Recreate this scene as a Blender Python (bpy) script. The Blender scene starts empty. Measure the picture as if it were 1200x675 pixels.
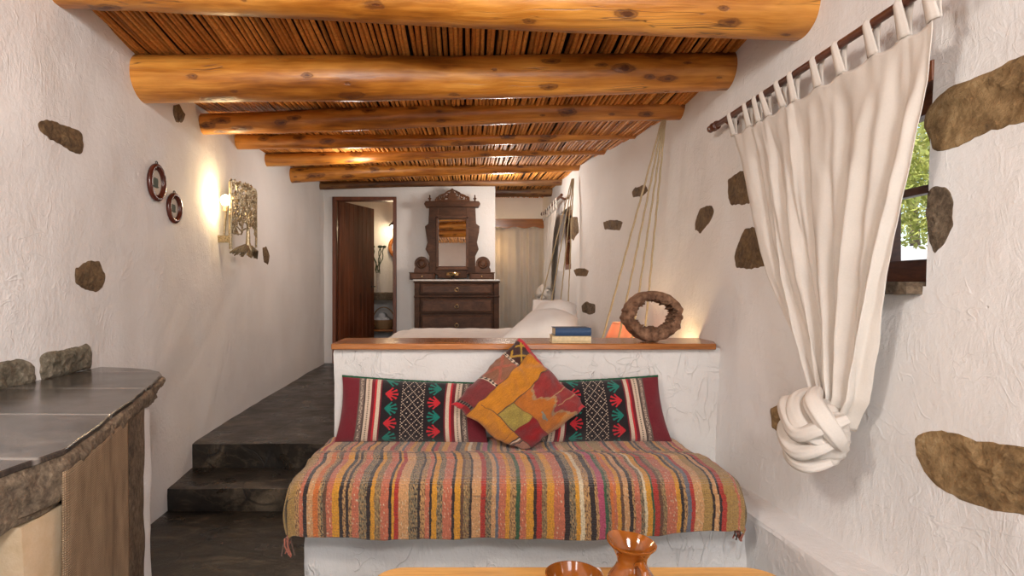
import bpy, math, random
from mathutils import Vector, noise, Matrix
R_ = random.Random(7)
scene = bpy.context.scene
COL = scene.collection
F, CX, CY, CZ = 680.0, 548.0, 337.5, 1.23
PI = math.pi

def P(px, py, D):
    return Vector(((px-CX)/F*D, D, CZ-(py-CY)/F*D))
def lerp(a, b, t): return a+(b-a)*t
def interp(tab, x):
    if x <= tab[0][0]: return tab[0][1]
    for (a, va), (b, vb) in zip(tab, tab[1:]):
        if x <= b:
            t = (x-a)/(b-a); return va+(vb-va)*t
    return tab[-1][1]
def sm(tab, x):                      # smoothed table
    return (interp(tab, x-.18)+2*interp(tab, x)+interp(tab, x+.18))/4
def nz(x, y, z, s=1.0): return noise.noise(Vector((x*s, y*s, z*s)))
def clamp(x, a=0.0, b=1.0): return max(a, min(b, x))

# ------------------------------------------------------------------ wall shapes
LB = [(-3, -1.6), (2.5, -1.6), (3.2, -1.65), (3.6, -1.71), (5.5, -1.77), (7.4, -1.83)]
LT = [(-3, -1.66), (2.0, -1.68), (3.05, -1.71), (3.85, -1.76), (4.63, -1.84), (6.0, -1.85), (7.4, -1.83)]
RB = [(-3, 1.5), (0, 1.5), (1.2, 1.46), (1.9, 1.36), (2.6, 1.28), (3.0, 1.255), (3.9, 1.29), (4.6, 1.25), (5.3, 1.2), (6.1, 1.13), (9, 1.12)]
RT = [(-3, 1.52), (0, 1.5), (1.2, 1.46), (2.45, 1.39), (3.05, 1.37), (3.85, 1.41), (4.6, 1.34), (5.3, 1.25), (6.1, 1.145), (9, 1.14)]
def wamp(D): return 1.0
def XL(D, z):
    t = clamp(z/2.4)
    return lerp(sm(LB, D), sm(LT, D), t) + .013*nz(D, z, 3.1, 1.9) + .006*nz(D, z, 9.1, 6)
def XR(D, z):
    t = clamp(z/2.4)
    return lerp(sm(RB, D), sm(RT, D), t) + .013*nz(D, z, 7.7, 1.9) + .006*nz(D, z, 5.5, 6)
RC = [(-3, 2.55), (2.0, 2.53), (2.6, 2.49), (3.05, 2.43), (3.85, 2.41), (4.63, 2.44), (5.3, 2.47), (6.07, 2.5), (7.4, 2.56), (9.4, 2.62)]
def CEIL(D): return interp(RC, D)
def hitR(px, py):
    D = 2.0
    for _ in range(14):
        z = CZ-(py-CY)/F*D; D = .5*D+.5*XR(D, z)*F/(px-CX)
    return D, CZ-(py-CY)/F*D
def hitL(px, py):
    D = 2.0
    for _ in range(14):
        z = CZ-(py-CY)/F*D; D = .5*D+.5*XL(D, z)*F/(px-CX)
    return D, CZ-(py-CY)/F*D

# ------------------------------------------------------------------ materials
class NT:
    def __init__(s, name):
        m = bpy.data.materials.new(name); m.use_nodes = True
        s.m = m; s.t = m.node_tree; s.b = s.t.nodes['Principled BSDF']; s.o = s.t.nodes['Material Output']
        s.tc = s.t.nodes.new('ShaderNodeTexCoord')
    def n(s, kind, **kw):
        x = s.t.nodes.new(kind)
        for k, v in kw.items():
            if k.startswith('i_'): x.inputs[k[2:].replace('_', ' ')].default_value = v
            else: setattr(x, k, v)
        return x
    def l(s, a, b): s.t.links.new(a, b)
    def coords(s, scale=(1, 1, 1), rot=(0, 0, 0)):
        mp = s.n('ShaderNodeMapping'); mp.inputs['Scale'].default_value = scale; mp.inputs['Rotation'].default_value = rot
        s.l(s.tc.outputs['Object'], mp.inputs['Vector']); return mp.outputs['Vector']
    def noise(s, vec, scale, detail=4, rough=.55, dist=0):
        x = s.n('ShaderNodeTexNoise'); x.inputs['Scale'].default_value = scale; x.inputs['Detail'].default_value = detail
        x.inputs['Roughness'].default_value = rough; x.inputs['Distortion'].default_value = dist
        s.l(vec, x.inputs['Vector']); return x.outputs['Fac']
    def voro(s, vec, scale, feature='F1', out='Distance', rnd=1):
        x = s.n('ShaderNodeTexVoronoi', feature=feature); x.inputs['Scale'].default_value = scale; x.inputs['Randomness'].default_value = rnd
        s.l(vec, x.inputs['Vector']); return x.outputs[out]
    def ramp(s, fac, stops, interp='LINEAR'):
        r = s.n('ShaderNodeValToRGB'); cr = r.color_ramp; cr.interpolation = interp
        while len(cr.elements) < len(stops): cr.elements.new(.5)
        for e, (p, c) in zip(cr.elements, stops):
            e.position = p; e.color = (c if hasattr(c, '__len__') else (c, c, c))[:3]+(1,) if hasattr(c, '__len__') else (c, c, c, 1)
        s.l(fac, r.inputs['Fac']); return r.outputs['Color']
    def math(s, op, a, b=None, c=None):
        x = s.n('ShaderNodeMath', operation=op)
        for i, v in enumerate((a, b, c)):
            if v is None: continue
            if isinstance(v, (int, float)): x.inputs[i].default_value = v
            else: s.l(v, x.inputs[i])
        return x.outputs[0]
    def mix(s, fac, a, b, kind='MIX'):
        x = s.n('ShaderNodeMix', data_type='RGBA', blend_type=kind)
        for k, v in ((0, fac), (6, a), (7, b)):
            if isinstance(v, (int, float)): x.inputs[k].default_value = v
            elif isinstance(v, tuple): x.inputs[k].default_value = v[:3]+(1,)
            else: s.l(v, x.inputs[k])
        return x.outputs[2]
    def bump(s, h, strength=.5, dist=.01, prev=None):
        x = s.n('ShaderNodeBump'); x.inputs['Strength'].default_value = strength; x.inputs['Distance'].default_value = dist
        s.l(h, x.inputs['Height'])
        if prev: s.l(prev, x.inputs['Normal'])
        return x.outputs['Normal']
    def done(s, color=None, rough=.6, normal=None, **kw):
        if color is not None:
            if isinstance(color, tuple): s.b.inputs['Base Color'].default_value = color[:3]+(1,)
            else: s.l(color, s.b.inputs['Base Color'])
        if isinstance(rough, (int, float)): s.b.inputs['Roughness'].default_value = rough
        else: s.l(rough, s.b.inputs['Roughness'])
        if normal is not None: s.l(normal, s.b.inputs['Normal'])
        for k, v in kw.items(): s.b.inputs[k.replace('_', ' ')].default_value = v
        return s.m

def plaster(name, c1, c2, ridge=1.0):
    g = NT(name); v = g.coords()
    big = g.noise(v, 1.3, 3); fine = g.noise(v, 45, 5, .65); mid = g.noise(v, 7, 5, .6, .15)
    col = g.mix(g.ramp(big, [(.35, 0.), (.65, 1.)]), c1, c2)
    # trowel ridges: contour lines of a stretched noise, masked
    r1 = g.noise(g.coords((2.6, 2.2, 1.5), (.3, .5, .2)), 2.0, 3, .6, 1.2)
    ln = g.math('SUBTRACT', 1.0, g.math('MULTIPLY', g.math('ABSOLUTE', g.math('SUBTRACT', r1, .5)), 55))
    ln = g.math('MAXIMUM', ln, 0.0)
    msk = g.ramp(g.noise(v, 5.5, 2), [(.5, 0.), (.6, 1.)])
    ln = g.math('MULTIPLY', ln, msk)
    r2 = g.noise(g.coords((1.2, 1.0, 2.4), (1.0, .2, .7)), 4.2, 2, .5, .8)
    l2 = g.math('MAXIMUM', g.math('SUBTRACT', 1.0, g.math('MULTIPLY', g.math('ABSOLUTE', g.math('SUBTRACT', r2, .47)), 70)), 0.0)
    l2 = g.math('MULTIPLY', l2, g.ramp(g.noise(v, 3.3, 2), [(.5, 0.), (.62, 1.)]))
    n = g.bump(mid, .42*ridge, .016)
    n = g.bump(fine, .5, .004, n)
    tv = g.coords((3, 3, 1.2), (.6, .25, .3)); tr = g.noise(tv, 7, 5, .7, 1.0)
    n = g.bump(g.math('MULTIPLY', tr, g.ramp(g.noise(v, 1.6, 2), [(.4, .2), (.6, 1.)])), .55*ridge, .010, n)
    pit = g.ramp(g.voro(v, 16, 'F1'), [(.0, 0.), (.07, 1.)]); pm = g.ramp(g.noise(v, 4.1, 2), [(.56, 0.), (.66, 1.)])
    pt = g.math('MULTIPLY', g.math('SUBTRACT', 1.0, pit), pm); n = g.bump(g.math('MULTIPLY', pt, -1.0), .6, .006, n)
    n = g.bump(g.math('ADD', ln, l2), .28*ridge**1.6, .005, n)
    return g.done(col, .85, n, Specular_IOR_Level=.25)

def wood(name, dark, mid, light, scale=(1.2, 14, 14), rough=.4, knots=0.0, kscale=(2.2, 9, 9), bump=.3, spec=.5):
    g = NT(name)
    v = g.coords(scale); f = g.noise(v, 1.6, 6, .6, .8)
    col = g.ramp(f, [(.25, dark), (.47, mid), (.72, light)])
    fine = g.noise(g.coords(tuple(a*5 for a in scale)), 2.0, 4, .7)
    col = g.mix(.35, col, g.ramp(fine, [(.3, dark), (.6, light)]), 'MIX')
    patch = g.ramp(g.noise(g.coords(tuple(a*.25+.4 for a in scale)), 1.5, 3), [(.3, .55), (.62, 1.12)])
    col = g.mix(1.0, col, patch, 'MULTIPLY')
    h = fine
    if knots:
        kv = g.coords(kscale)
        warp = g.n('ShaderNodeVectorMath', operation='ADD')
        nn = g.n('ShaderNodeTexNoise'); nn.inputs['Scale'].default_value = 6
        g.l(kv, nn.inputs['Vector'])
        sc = g.n('ShaderNodeVectorMath', operation='SCALE'); sc.inputs['Scale'].default_value = .35
        g.l(nn.outputs['Color'], sc.inputs[0]); g.l(kv, warp.inputs[0]); g.l(sc.outputs[0], warp.inputs[1])
        d = g.voro(warp.outputs[0], 1.0, 'F1'); c = g.voro(warp.outputs[0], 1.0, 'F1', 'Color')
        sep = g.n('ShaderNodeSeparateColor'); g.l(c, sep.inputs[0])
        size = g.math('MULTIPLY', g.ramp(sep.outputs[0], [(1-knots, 0.), (1., 1.)]), .34)
        inside = g.math('SUBTRACT', 1.0, g.math('DIVIDE', d, g.math('ADD', size, .0001)))
        k = g.ramp(inside, [(.0, 0.), (.35, .95), (.6, .6), (.8, 1.)])
        dk = tuple(a*.33 for a in dark)
        col = g.mix(g.math('MULTIPLY', k, .85), col, dk)
        h = g.math('ADD', fine, g.math('MULTIPLY', k, -1.2))
    n = g.bump(h, bump, .004)
    return g.done(col, rough, n, Specular_IOR_Level=spec)

def speckle(name, cols, scale=40, rough=.8, bump=.8, dist=.012, big=4.0, **kw):
    g = NT(name); v = g.coords()
    a = g.noise(v, scale, 6, .7); b = g.noise(v, big, 4, .6, .6)
    f = g.math('ADD', g.math('MULTIPLY', a, .55), g.math('MULTIPLY', b, .45))
    col = g.ramp(f, [(.32+.36*i/(len(cols)-1), c) for i, c in enumerate(cols)])
    n = g.bump(g.math('ADD', a, g.noise(v, big*3, 4)), bump, dist)
    return g.done(col, rough, n, **kw)

def slate(name, c_dark, c_mid, c_light, cells=1.6, rough=.32, bs=.6, crk=.55, joints=0):
    g = NT(name); v = g.coords()
    a = g.noise(g.coords((1, 2.2, 1), (0, 0, .4)), 3.2, 8, .68, 1.4)
    col = g.ramp(a, [(.3, c_dark), (.52, c_mid), (.72, c_light)])
    vein = g.noise(g.coords((1, 1.7, 1), (0, 0, -.5)), 2.0, 6, .6, 2.0)
    vl = g.math('MAXIMUM', g.math('SUBTRACT', 1, g.math('MULTIPLY', g.math('ABSOLUTE', g.math('SUBTRACT', vein, .52)), 60)), 0)
    col = g.mix(g.math('MULTIPLY', vl, .16), col, (.20, .155, .10))
    wv = g.n('ShaderNodeVectorMath', operation='ADD'); nn = g.n('ShaderNodeTexNoise'); nn.inputs['Scale'].default_value = 2.5
    sc = g.n('ShaderNodeVectorMath', operation='SCALE'); sc.inputs['Scale'].default_value = .25
    g.l(v, nn.inputs['Vector']); g.l(nn.outputs['Color'], sc.inputs[0]); g.l(v, wv.inputs[0]); g.l(sc.outputs[0], wv.inputs[1])
    col = g.mix(.55, col, g.ramp(g.noise(g.coords((2, 5, 2), (0, 0, .9)), 5, 6, .75, 2.0), [(.3, (.4, .4, .4)), (.7, (1.7, 1.6, 1.5))]), 'MULTIPLY')
    e = g.voro(wv.outputs[0], cells, 'DISTANCE_TO_EDGE')
    crack = g.math('MULTIPLY', g.ramp(e, [(.0, 1.), (.018, 0.)]), g.ramp(g.noise(v, 1.7, 3), [(.36, 0.), (.48, crk)]))
    if joints:
        wj = g.n('ShaderNodeTexWave', wave_type='BANDS', bands_direction='Y'); wj.inputs['Scale'].default_value = joints; wj.inputs['Distortion'].default_value = .6
        g.l(v, wj.inputs['Vector']); col = g.mix(g.ramp(wj.outputs['Fac'], [(.994, 0.), (.999, .6)]), col, (.35, .33, .30))
    col = g.mix(crack, col, (.012, .010, .009))
    h = g.math('SUBTRACT', a, g.math('MULTIPLY', crack, .15))
    n = g.bump(h, bs, .006); n = g.bump(g.noise(v, 30, 5, .6), .25*bs, .004, n)
    rr = g.ramp(g.noise(v, 6, 3), [(.3, rough*.8), (.7, rough*1.5)])
    return g.done(col, rr, n)

def vcol(name, rough=.9, weave=0.0, wscale=220, bump=.5, sheen=.2, nscale=120, mottled=.25, dist=.003):
    g = NT(name)
    at = g.n('ShaderNodeAttribute', attribute_name='Col'); v = g.coords()
    a = g.noise(v, nscale, 4, .7)
    col = g.mix(mottled, at.outputs['Color'], g.ramp(a, [(.3, .25), (.7, 1.6)]), 'MULTIPLY')
    h = a
    if weave:
        w = g.n('ShaderNodeTexWave', wave_type='BANDS', bands_direction='Z'); w.inputs['Scale'].default_value = wscale/8; w.inputs['Distortion'].default_value = 1.5
        g.l(v, w.inputs['Vector']); h = g.math('ADD', a, g.math('MULTIPLY', w.outputs['Fac'], weave))
    n = g.bump(h, bump, dist)
    return g.done(col, rough, n, Sheen_Weight=sheen, Specular_IOR_Level=.2)

def simple(name, c, rough=.5, ns=30, var=.15, bump=.1, metallic=0, **kw):
    g = NT(name); v = g.coords(); a = g.noise(v, ns, 4)
    col = g.mix(1.0, c, g.ramp(a, [(.3, 1-var), (.7, 1+var)]), 'MULTIPLY')
    return g.done(col, rough, g.bump(a, bump, .003), Metallic=metallic, **kw)

def cloth(name, c, transl=.25, ns=160):
    g = NT(name); v = g.coords((1, 1, 1)); a = g.noise(v, ns, 3, .7); b = g.noise(v, 6, 3)
    col = g.mix(1.0, c, g.ramp(g.math('ADD', g.math('MULTIPLY', a, .4), g.math('MULTIPLY', b, .6)), [(.3, .92), (.7, 1.05)]), 'MULTIPLY')
    nb = g.bump(g.math('ADD', g.math('MULTIPLY', a, .3), b), .15, .006)
    m = g.done(col, .9, nb, Specular_IOR_Level=.15)
    if transl:
        t = g.n('ShaderNodeBsdfTranslucent'); g.l(col, t.inputs['Color']); mx = g.n('ShaderNodeMixShader'); mx.inputs[0].default_value = transl
        g.l(g.b.outputs[0], mx.inputs[1]); g.l(t.outputs[0], mx.inputs[2]); g.l(mx.outputs[0], g.o.inputs['Surface'])
    return m

def emit(name, c, strength):
    g = NT(name); return g.done(c, .5, None, Emission_Color=c+(1,), Emission_Strength=strength)

M = {}
M['plaster'] = plaster('white_plaster', (.735, .715, .695), (.79, .775, .76))
M['plaster_shaded'] = plaster('partition_plaster_shaded', (.62, .59, .56), (.69, .665, .64), 1.7)  # same plaster made darker: the weaker light here is put into the colour
def logmat(name, dark, mid, light, rough, gain=1.0):
    g = NT(name)
    wv = g.n('ShaderNodeVectorMath', operation='ADD'); nn = g.n('ShaderNodeTexNoise'); nn.inputs['Scale'].default_value = 3
    sc = g.n('ShaderNodeVectorMath', operation='MULTIPLY'); sc.inputs[1].default_value = (.05, .05, .05)
    v0 = g.coords(); g.l(v0, nn.inputs['Vector']); g.l(nn.outputs['Color'], sc.inputs[0]); g.l(v0, wv.inputs[0]); g.l(sc.outputs[0], wv.inputs[1])
    def mp(scl):
        x = g.n('ShaderNodeMapping'); x.inputs['Scale'].default_value = scl; g.l(wv.outputs[0], x.inputs['Vector']); return x.outputs['Vector']
    a = g.noise(mp((1.1, 13, 13)), 1.0, 5, .6, .5); b = g.noise(mp((3, 80, 80)), 1.0, 4, .65); c = g.noise(mp((1.6, 5, 5)), 1.0, 3)
    f = g.math('ADD', g.math('MULTIPLY', a, .55), g.math('ADD', g.math('MULTIPLY', b, .2), g.math('MULTIPLY', c, .25)))
    col = g.ramp(f, [(.36, dark), (.47, mid), (.60, light)])
    col = g.mix(1.0, col, g.ramp(c, [(.32, (.50, .42, .36)), (.5, (1., 1., 1.)), (.7, (1.18, 1.2, 1.2))]), 'MULTIPLY')
    ck = g.noise(mp((.5, 22, 22)), 1.0, 2, .5)
    cr = g.math('MAXIMUM', g.math('SUBTRACT', 1, g.math('MULTIPLY', g.math('ABSOLUTE', g.math('SUBTRACT', ck, .5)), 90)), 0)
    cr = g.math('MULTIPLY', cr, g.ramp(g.noise(mp((1.5, 6, 6)), 1.0, 2), [(.52, 0.), (.6, 1.)]))
    at = g.n('ShaderNodeAttribute', attribute_name='Col'); sep = g.n('ShaderNodeSeparateColor'); g.l(at.outputs['Color'], sep.inputs[0])
    kn = g.math('ADD', sep.outputs[0], g.math('MULTIPLY', g.math('SUBTRACT', g.noise(mp((14, 34, 34)), 1.0, 5, .7), .5), g.math('MULTIPLY', sep.outputs[0], 2.2)))
    km = g.ramp(kn, [(.0, 0.), (.25, .1), (.42, .7), (.62, .55), (.8, .95)])
    col = g.mix(km, col, (.085, .022, .007))
    col = g.mix(g.math('MULTIPLY', cr, .8), col, (.04, .012, .004))
    h = g.math('SUBTRACT', g.math('MULTIPLY', b, .5), g.math('ADD', cr, g.math('MULTIPLY', km, .8)))
    n = g.bump(h, .45, .006); n = g.bump(c, .35, .03, n)
    return g.done(col, g.ramp(a, [(.3, rough*.8), (.7, rough*1.3)]), n)
M['beam'] = logmat('pine_log', (.19, .052, .007), (.45, .160, .020), (.66, .29, .052), .33)
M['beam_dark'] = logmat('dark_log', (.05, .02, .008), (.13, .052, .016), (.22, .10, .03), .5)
M['cap'] = wood('varnished_plank', (.16, .045, .012), (.36, .12, .028), (.52, .20, .05), (1.0, 16, 16), .22, .2, (2, 9, 9), .12)
M['table'] = wood('pine_table', (.38, .17, .04), (.58, .30, .08), (.70, .40, .13), (1.0, 14, 14), .35, .2, (2, 9, 9), .15)
M['door'] = wood('red_brown_door', (.055, .012, .005), (.13, .032, .011), (.21, .06, .02), (14, 14, 1.0), .42, .2, (9, 9, 2), .2)
M['frame'] = wood('window_timber', (.06, .015, .006), (.17, .05, .018), (.27, .09, .03), (6, 2, 9), .4)
M['dresser'] = wood('walnut', (.016, .006, .003), (.050, .020, .009), (.10, .043, .02), (3, 8, 12), .5, spec=.2)
M['dresser2'] = wood('walnut_panel', (.024, .009, .004), (.075, .029, .012), (.135, .056, .025), (3, 8, 6), .45, spec=.25)
M['rod'] = wood('rod_wood', (.035, .008, .004), (.10, .028, .012), (.16, .05, .02), (14, 2, 14), .3)
M['bedwood'] = wood('bed_timber', (.05, .02, .01), (.13, .06, .03), (.2, .1, .05))
M['stone'] = speckle('brown_stone', [(.03, .017, .007), (.10, .057, .024), (.19, .118, .052), (.30, .21, .11)], 46)
M['stone2'] = speckle('ochre_stone', [(.07, .038, .015), (.20, .12, .048), (.34, .22, .10), (.46, .34, .19)], 24, .8, .9, .015, 5)
M['stone3'] = speckle('grey_brown_stone', [(.03, .02, .012), (.09, .06, .035), (.19, .135, .085), (.32, .25, .17)], 48)
M['granite'] = speckle('rough_granite', [(.035, .024, .014), (.12, .085, .055), (.25, .185, .12), (.46, .37, .26)], 85, .75, .9, .01, 7)
M['bench_stone'] = speckle('lichen_stone', [(.035, .03, .02), (.10, .085, .055), (.20, .17, .12), (.42, .37, .29)], 46, .7, 1, .014, 8)
M['floor'] = slate('slate_floor', (.004, .003, .002), (.018, .014, .0105), (.12, .094, .066), 2.1, .3, .9, 1.0)
M['slab'] = slate('slate_counter', (.022, .020, .019), (.046, .040, .037), (.10, .088, .08), .5, .16, .12, .5, .75)
M['limestone'] = speckle('cream_stone', [(.44, .29, .15), (.60, .43, .26), (.70, .55, .38)], 8, .8, .4, .01, 3)
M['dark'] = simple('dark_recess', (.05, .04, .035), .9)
M['curtain'] = cloth('linen_curtain', (.80, .745, .68), .18)
M['curtain2'] = cloth('alcove_curtain', (.78, .73, .66), .45)
M['sheet'] = cloth('white_bedding', (.80, .79, .78), 0.0)
M['rug'] = vcol('rag_rug', .95, .35, 500, .9, .3, 170, .45, .006)
M['kilim'] = vcol('woven_cushion', .92, .6, 900, .6, .25, 260, .35, .002)
M['reed'] = vcol('reed', .58, 0, 0, .3, 0, 60, .4, .002)
M['green'] = simple('green_piping', (.01, .08, .035), .9, 200, .4, .6)
M['rope'] = simple('rope', (.42, .33, .2), .9, 300, .3, .8)
M['brass'] = simple('aged_metal', (.30, .235, .14), .38, 90, .5, .5, .85)
M['marble'] = simple('marble', (.6, .57, .54), .3)
M['mirror'] = NT('mirror_glass').done((.82, .82, .80), .02, None, Metallic=1.0)
M['glaze'] = simple('terracotta_glaze', (.25, .070, .009), .10, 14, .3, .12, 0, Coat_Weight=.6)
M['bark'] = speckle('bark', [(.03, .012, .006), (.13, .06, .03), (.28, .15, .085), (.42, .26, .16)], 34, .85, 1, .012, 6)
M['blue'] = simple('blue_cloth_cover', (.02, .055, .13), .6, 200, .2, .3)
M['cream'] = simple('cream_cover', (.60, .47, .27), .6, 60, .15)
M['paper'] = simple('page_edges', (.62, .52, .36), .9, 200, .2)
M['white'] = simple('white_card', (.62, .56, .47), .6, 20, .12)
M['ink'] = simple('green_ink', (.10, .12, .09), .8)
M['oval'] = simple('oval_frame_wood', (.075, .016, .009), .25, 20, .3)
M['shade'] = cloth('salmon_shade', (.86, .52, .38), .55)
M['ceramic'] = simple('ceramic_base', (.3, .2, .12), .3)
M['burlap'] = None
M['wicker'] = simple('wicker', (.33, .19, .09), .7, 120, .4, .8)
M['towel'] = simple('towel', (.72, .71, .72), .95, 160, .1, .6)
M['black'] = simple('black_iron', (.012, .012, .012), .4)
M['bulb'] = emit('lamp_bulb', (1.0, .78, .45), 60)
M['candle'] = simple('brass_dish', (.55, .38, .18), .25, 40, .2, .1, .8)
M['leafc'] = NT('foliage')
_g = M['leafc']; _a = _g.noise(_g.coords(), 2.2, 3)
M['leafc'] = _g.done(_g.ramp(_a, [(.3, (.22, .26, .04)), (.5, (.46, .47, .10)), (.7, (.75, .70, .28))]), .6)
M['trunk'] = simple('trunk', (.12, .08, .05), .9)
M['ground'] = simple('pale_gravel', (.6, .56, .48), .95, 60)
M['ceilboard'] = simple('dark_board', (.014, .009, .006), .9)  # near-black backing board that shows between the reeds
M['leaf'] = simple('plant_leaf', (.04, .07, .03), .5)
M['glass'] = NT('window_glass').done((1, 1, 1), .02, None, Transmission_Weight=1.0, IOR=1.02)
def burlap():
    g = NT('burlap')
    w = g.n('ShaderNodeTexWave', wave_type='BANDS', bands_direction='Z'); w.inputs['Scale'].default_value = 60; w.inputs['Distortion'].default_value = 2
    w2 = g.n('ShaderNodeTexWave', wave_type='BANDS', bands_direction='Y'); w2.inputs['Scale'].default_value = 60; w2.inputs['Distortion'].default_value = 2
    v = g.coords(); g.l(v, w.inputs['Vector']); g.l(v, w2.inputs['Vector'])
    h = g.math('MULTIPLY', w.outputs['Fac'], w2.outputs['Fac'])
    f = g.math('ADD', g.math('MULTIPLY', h, .45), g.math('MULTIPLY', g.noise(g.coords((3, 6, 2)), 4, 5), .45))
    return g.done(g.ramp(f, [(.15, (.16, .10, .055)), (.4, (.40, .27, .155)), (.7, (.56, .41, .27))]), .95, g.bump(h, .9, .003))
M['burlap'] = burlap()

# ------------------------------------------------------------------ mesh helpers
WL = {}     # world location of each created object
class MB:
    def __init__(s): s.v = []; s.f = []; s.c = []; s.usec = False
    def add(s, vs, fs, col=None):
        o = len(s.v); s.v += [Vector(p) for p in vs]; s.f += [tuple(i+o for i in f) for f in fs]
        if col is not None: s.usec = True
        if col is not None and len(vs) and isinstance(col, list): s.c += col
        else: s.c += [col or (1, 1, 1)]*len(vs)
        return s
    def box(s, x0, x1, y0, y1, z0, z1):
        return s.add([(x0, y0, z0), (x1, y0, z0), (x1, y1, z0), (x0, y1, z0), (x0, y0, z1), (x1, y0, z1), (x1, y1, z1), (x0, y1, z1)],
                     [(0, 3, 2, 1), (4, 5, 6, 7), (0, 1, 5, 4), (1, 2, 6, 5), (2, 3, 7, 6), (3, 0, 4, 7)])
    def grid(s, nu, nv, fn, close_u=False, col=None, flip=False):
        vs = []; cs = []
        for j in range(nv+1):
            for i in range(nu if close_u else nu+1):
                u, v = i/nu, j/nv
                vs.append(fn(u, v))
                if col: cs.append(col(u, v))
        w = nu if close_u else nu+1; fs = []
        for j in range(nv):
            for i in range(nu):
                a = j*w+i; b = j*w+(i+1) % w; c = (j+1)*w+(i+1) % w; d = (j+1)*w+i
                fs.append((a, d, c, b) if flip else (a, b, c, d))
        return s.add(vs, fs, cs if col else None)
    def tube(s, pts, r, seg=8, col=None, flat=None, cap=True, crease=0):
        pts = [Vector(p) for p in pts]; n = len(pts)
        rs = r if hasattr(r, '__len__') else [r]*n
        vs = []; up = Vector((0, 0, 1)); prev = None
        for i, p in enumerate(pts):
            t = (pts[min(i+1, n-1)]-pts[max(i-1, 0)]).normalized()
            if prev is None:
                a = up if abs(t.dot(up)) < .9 else Vector((1, 0, 0))
                x = t.cross(a).normalized()
            else:
                x = (prev-t*prev.dot(t)).normalized()
            prev = x; y = t.cross(x)
            for k in range(seg):
                an = 2*PI*k/seg
                ck = 1+(crease*(math.sin(an*5+.6*math.sin(i*.35))+.6*math.sin(an*9+i*.12+1)) if crease else 0)
                vs.append(p+(x*math.cos(an)+y*math.sin(an)*(flat or 1))*rs[i]*ck)
        fs = []
        for i in range(n-1):
            for k in range(seg):
                a = i*seg+k; b = i*seg+(k+1) % seg
                fs.append((a, b, b+seg, a+seg))
        if cap:
            fs.append(tuple(reversed(range(seg)))); fs.append(tuple(range((n-1)*seg, n*seg)))
        return s.add(vs, fs, col)
    def lathe(s, prof, c, seg=24, M4=None, cap=True):
        vs = []
        for r, z in prof:
            for k in range(seg):
                a = 2*PI*k/seg; p = Vector((r*math.cos(a), r*math.sin(a), z))
                if M4: p = M4 @ p
                vs.append(Vector(c)+p)
        fs = []; n = len(prof)
        for i in range(n-1):
            for k in range(seg):
                a = i*seg+k; b = i*seg+(k+1) % seg; fs.append((a, b, b+seg, a+seg))
        if cap: fs.append(tuple(reversed(range(seg)))); fs.append(tuple(range((n-1)*seg, n*seg)))
        return s.add(vs, fs)
    def ball(s, c, r, sc=(1, 1, 1), nu=14, nv=9, fn=None, col=None):
        c = Vector(c)
        def g(u, v):
            a = 2*PI*u; b = PI*(v-.5)
            d = Vector((math.cos(b)*math.cos(a), math.cos(b)*math.sin(a), math.sin(b)))
            k = r*(fn(d) if fn else 1)
            return c+Vector((d.x*sc[0], d.y*sc[1], d.z*sc[2]))*k
        return s.grid(nu, nv, g, True, (lambda u, v: col) if col else None)
    def prism(s, poly, fn0, fn1):       # poly: 2-D points, fn0/fn1 map them to two ends
        n = len(poly)
        vs = [fn0(*p) for p in poly]+[fn1(*p) for p in poly]
        fs = [tuple(reversed(range(n))), tuple(range(n, 2*n))]
        fs += [(i, (i+1) % n, n+(i+1) % n, n+i) for i in range(n)]
        return s.add(vs, fs)
    def xf(s, mat):
        s.v = [mat @ p for p in s.v]; return s
    def build(s, name, mat, parent=None, smooth=True, bevel=0, origin=None, angle=40, sub=0, solid=0):
        if parent is not None: o0 = WL[parent.name]
        elif origin is not None: o0 = Vector(origin)
        else:
            xs = [p.x for p in s.v]; ys = [p.y for p in s.v]; zs = [p.z for p in s.v]
            o0 = Vector(((min(xs)+max(xs))/2, (min(ys)+max(ys))/2, min(zs)))
        me = bpy.data.meshes.new(name); me.from_pydata([p-o0 for p in s.v], [], s.f); me.update()
        if s.usec:
            at = me.color_attributes.new('Col', 'FLOAT_COLOR', 'POINT')
            buf = []
            for c in s.c: buf += [c[0], c[1], c[2], 1.0]
            at.data.foreach_set('color', buf)
        ob = bpy.data.objects.new(name, me); COL.objects.link(ob); me.materials.append(mat)
        import bmesh
        bm = bmesh.new(); bm.from_mesh(me); bmesh.ops.recalc_face_normals(bm, faces=bm.faces); bm.to_mesh(me); bm.free()
        if smooth:
            me.polygons.foreach_set('use_smooth', [True]*len(me.polygons))
            try: me.set_sharp_from_angle(angle=math.radians(angle))
            except Exception: pass
        if bevel:
            b = ob.modifiers.new('bevel', 'BEVEL'); b.width = bevel; b.segments = 2; b.limit_method = 'ANGLE'; b.angle_limit = math.radians(40); b.harden_normals = False
        if sub:
            b = ob.modifiers.new('sub', 'SUBSURF'); b.levels = sub; b.render_levels = sub
        if solid:
            b = ob.modifiers.new('solid', 'SOLIDIFY'); b.thickness = solid; b.offset = 0
        if parent is not None: ob.parent = parent
        else: ob.location = o0
        WL[ob.name] = o0
        return ob
def tag(o, label=None, cat=None, group=None, kind=None):
    if label: o['label'] = label
    if cat: o['category'] = cat
    if group: o['group'] = group
    if kind: o['kind'] = kind
    return o
def thing(name, loc, label, cat, group=None):
    o = bpy.data.objects.new(name, None); COL.objects.link(o); o.location = loc; o.empty_display_size = .1
    WL[o.name] = Vector(loc); return tag(o, label, cat, group)
def struct(mb, name, mat, **kw): return tag(mb.build(name, mat, origin=(0, 0, 0), **kw), kind='structure')

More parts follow.
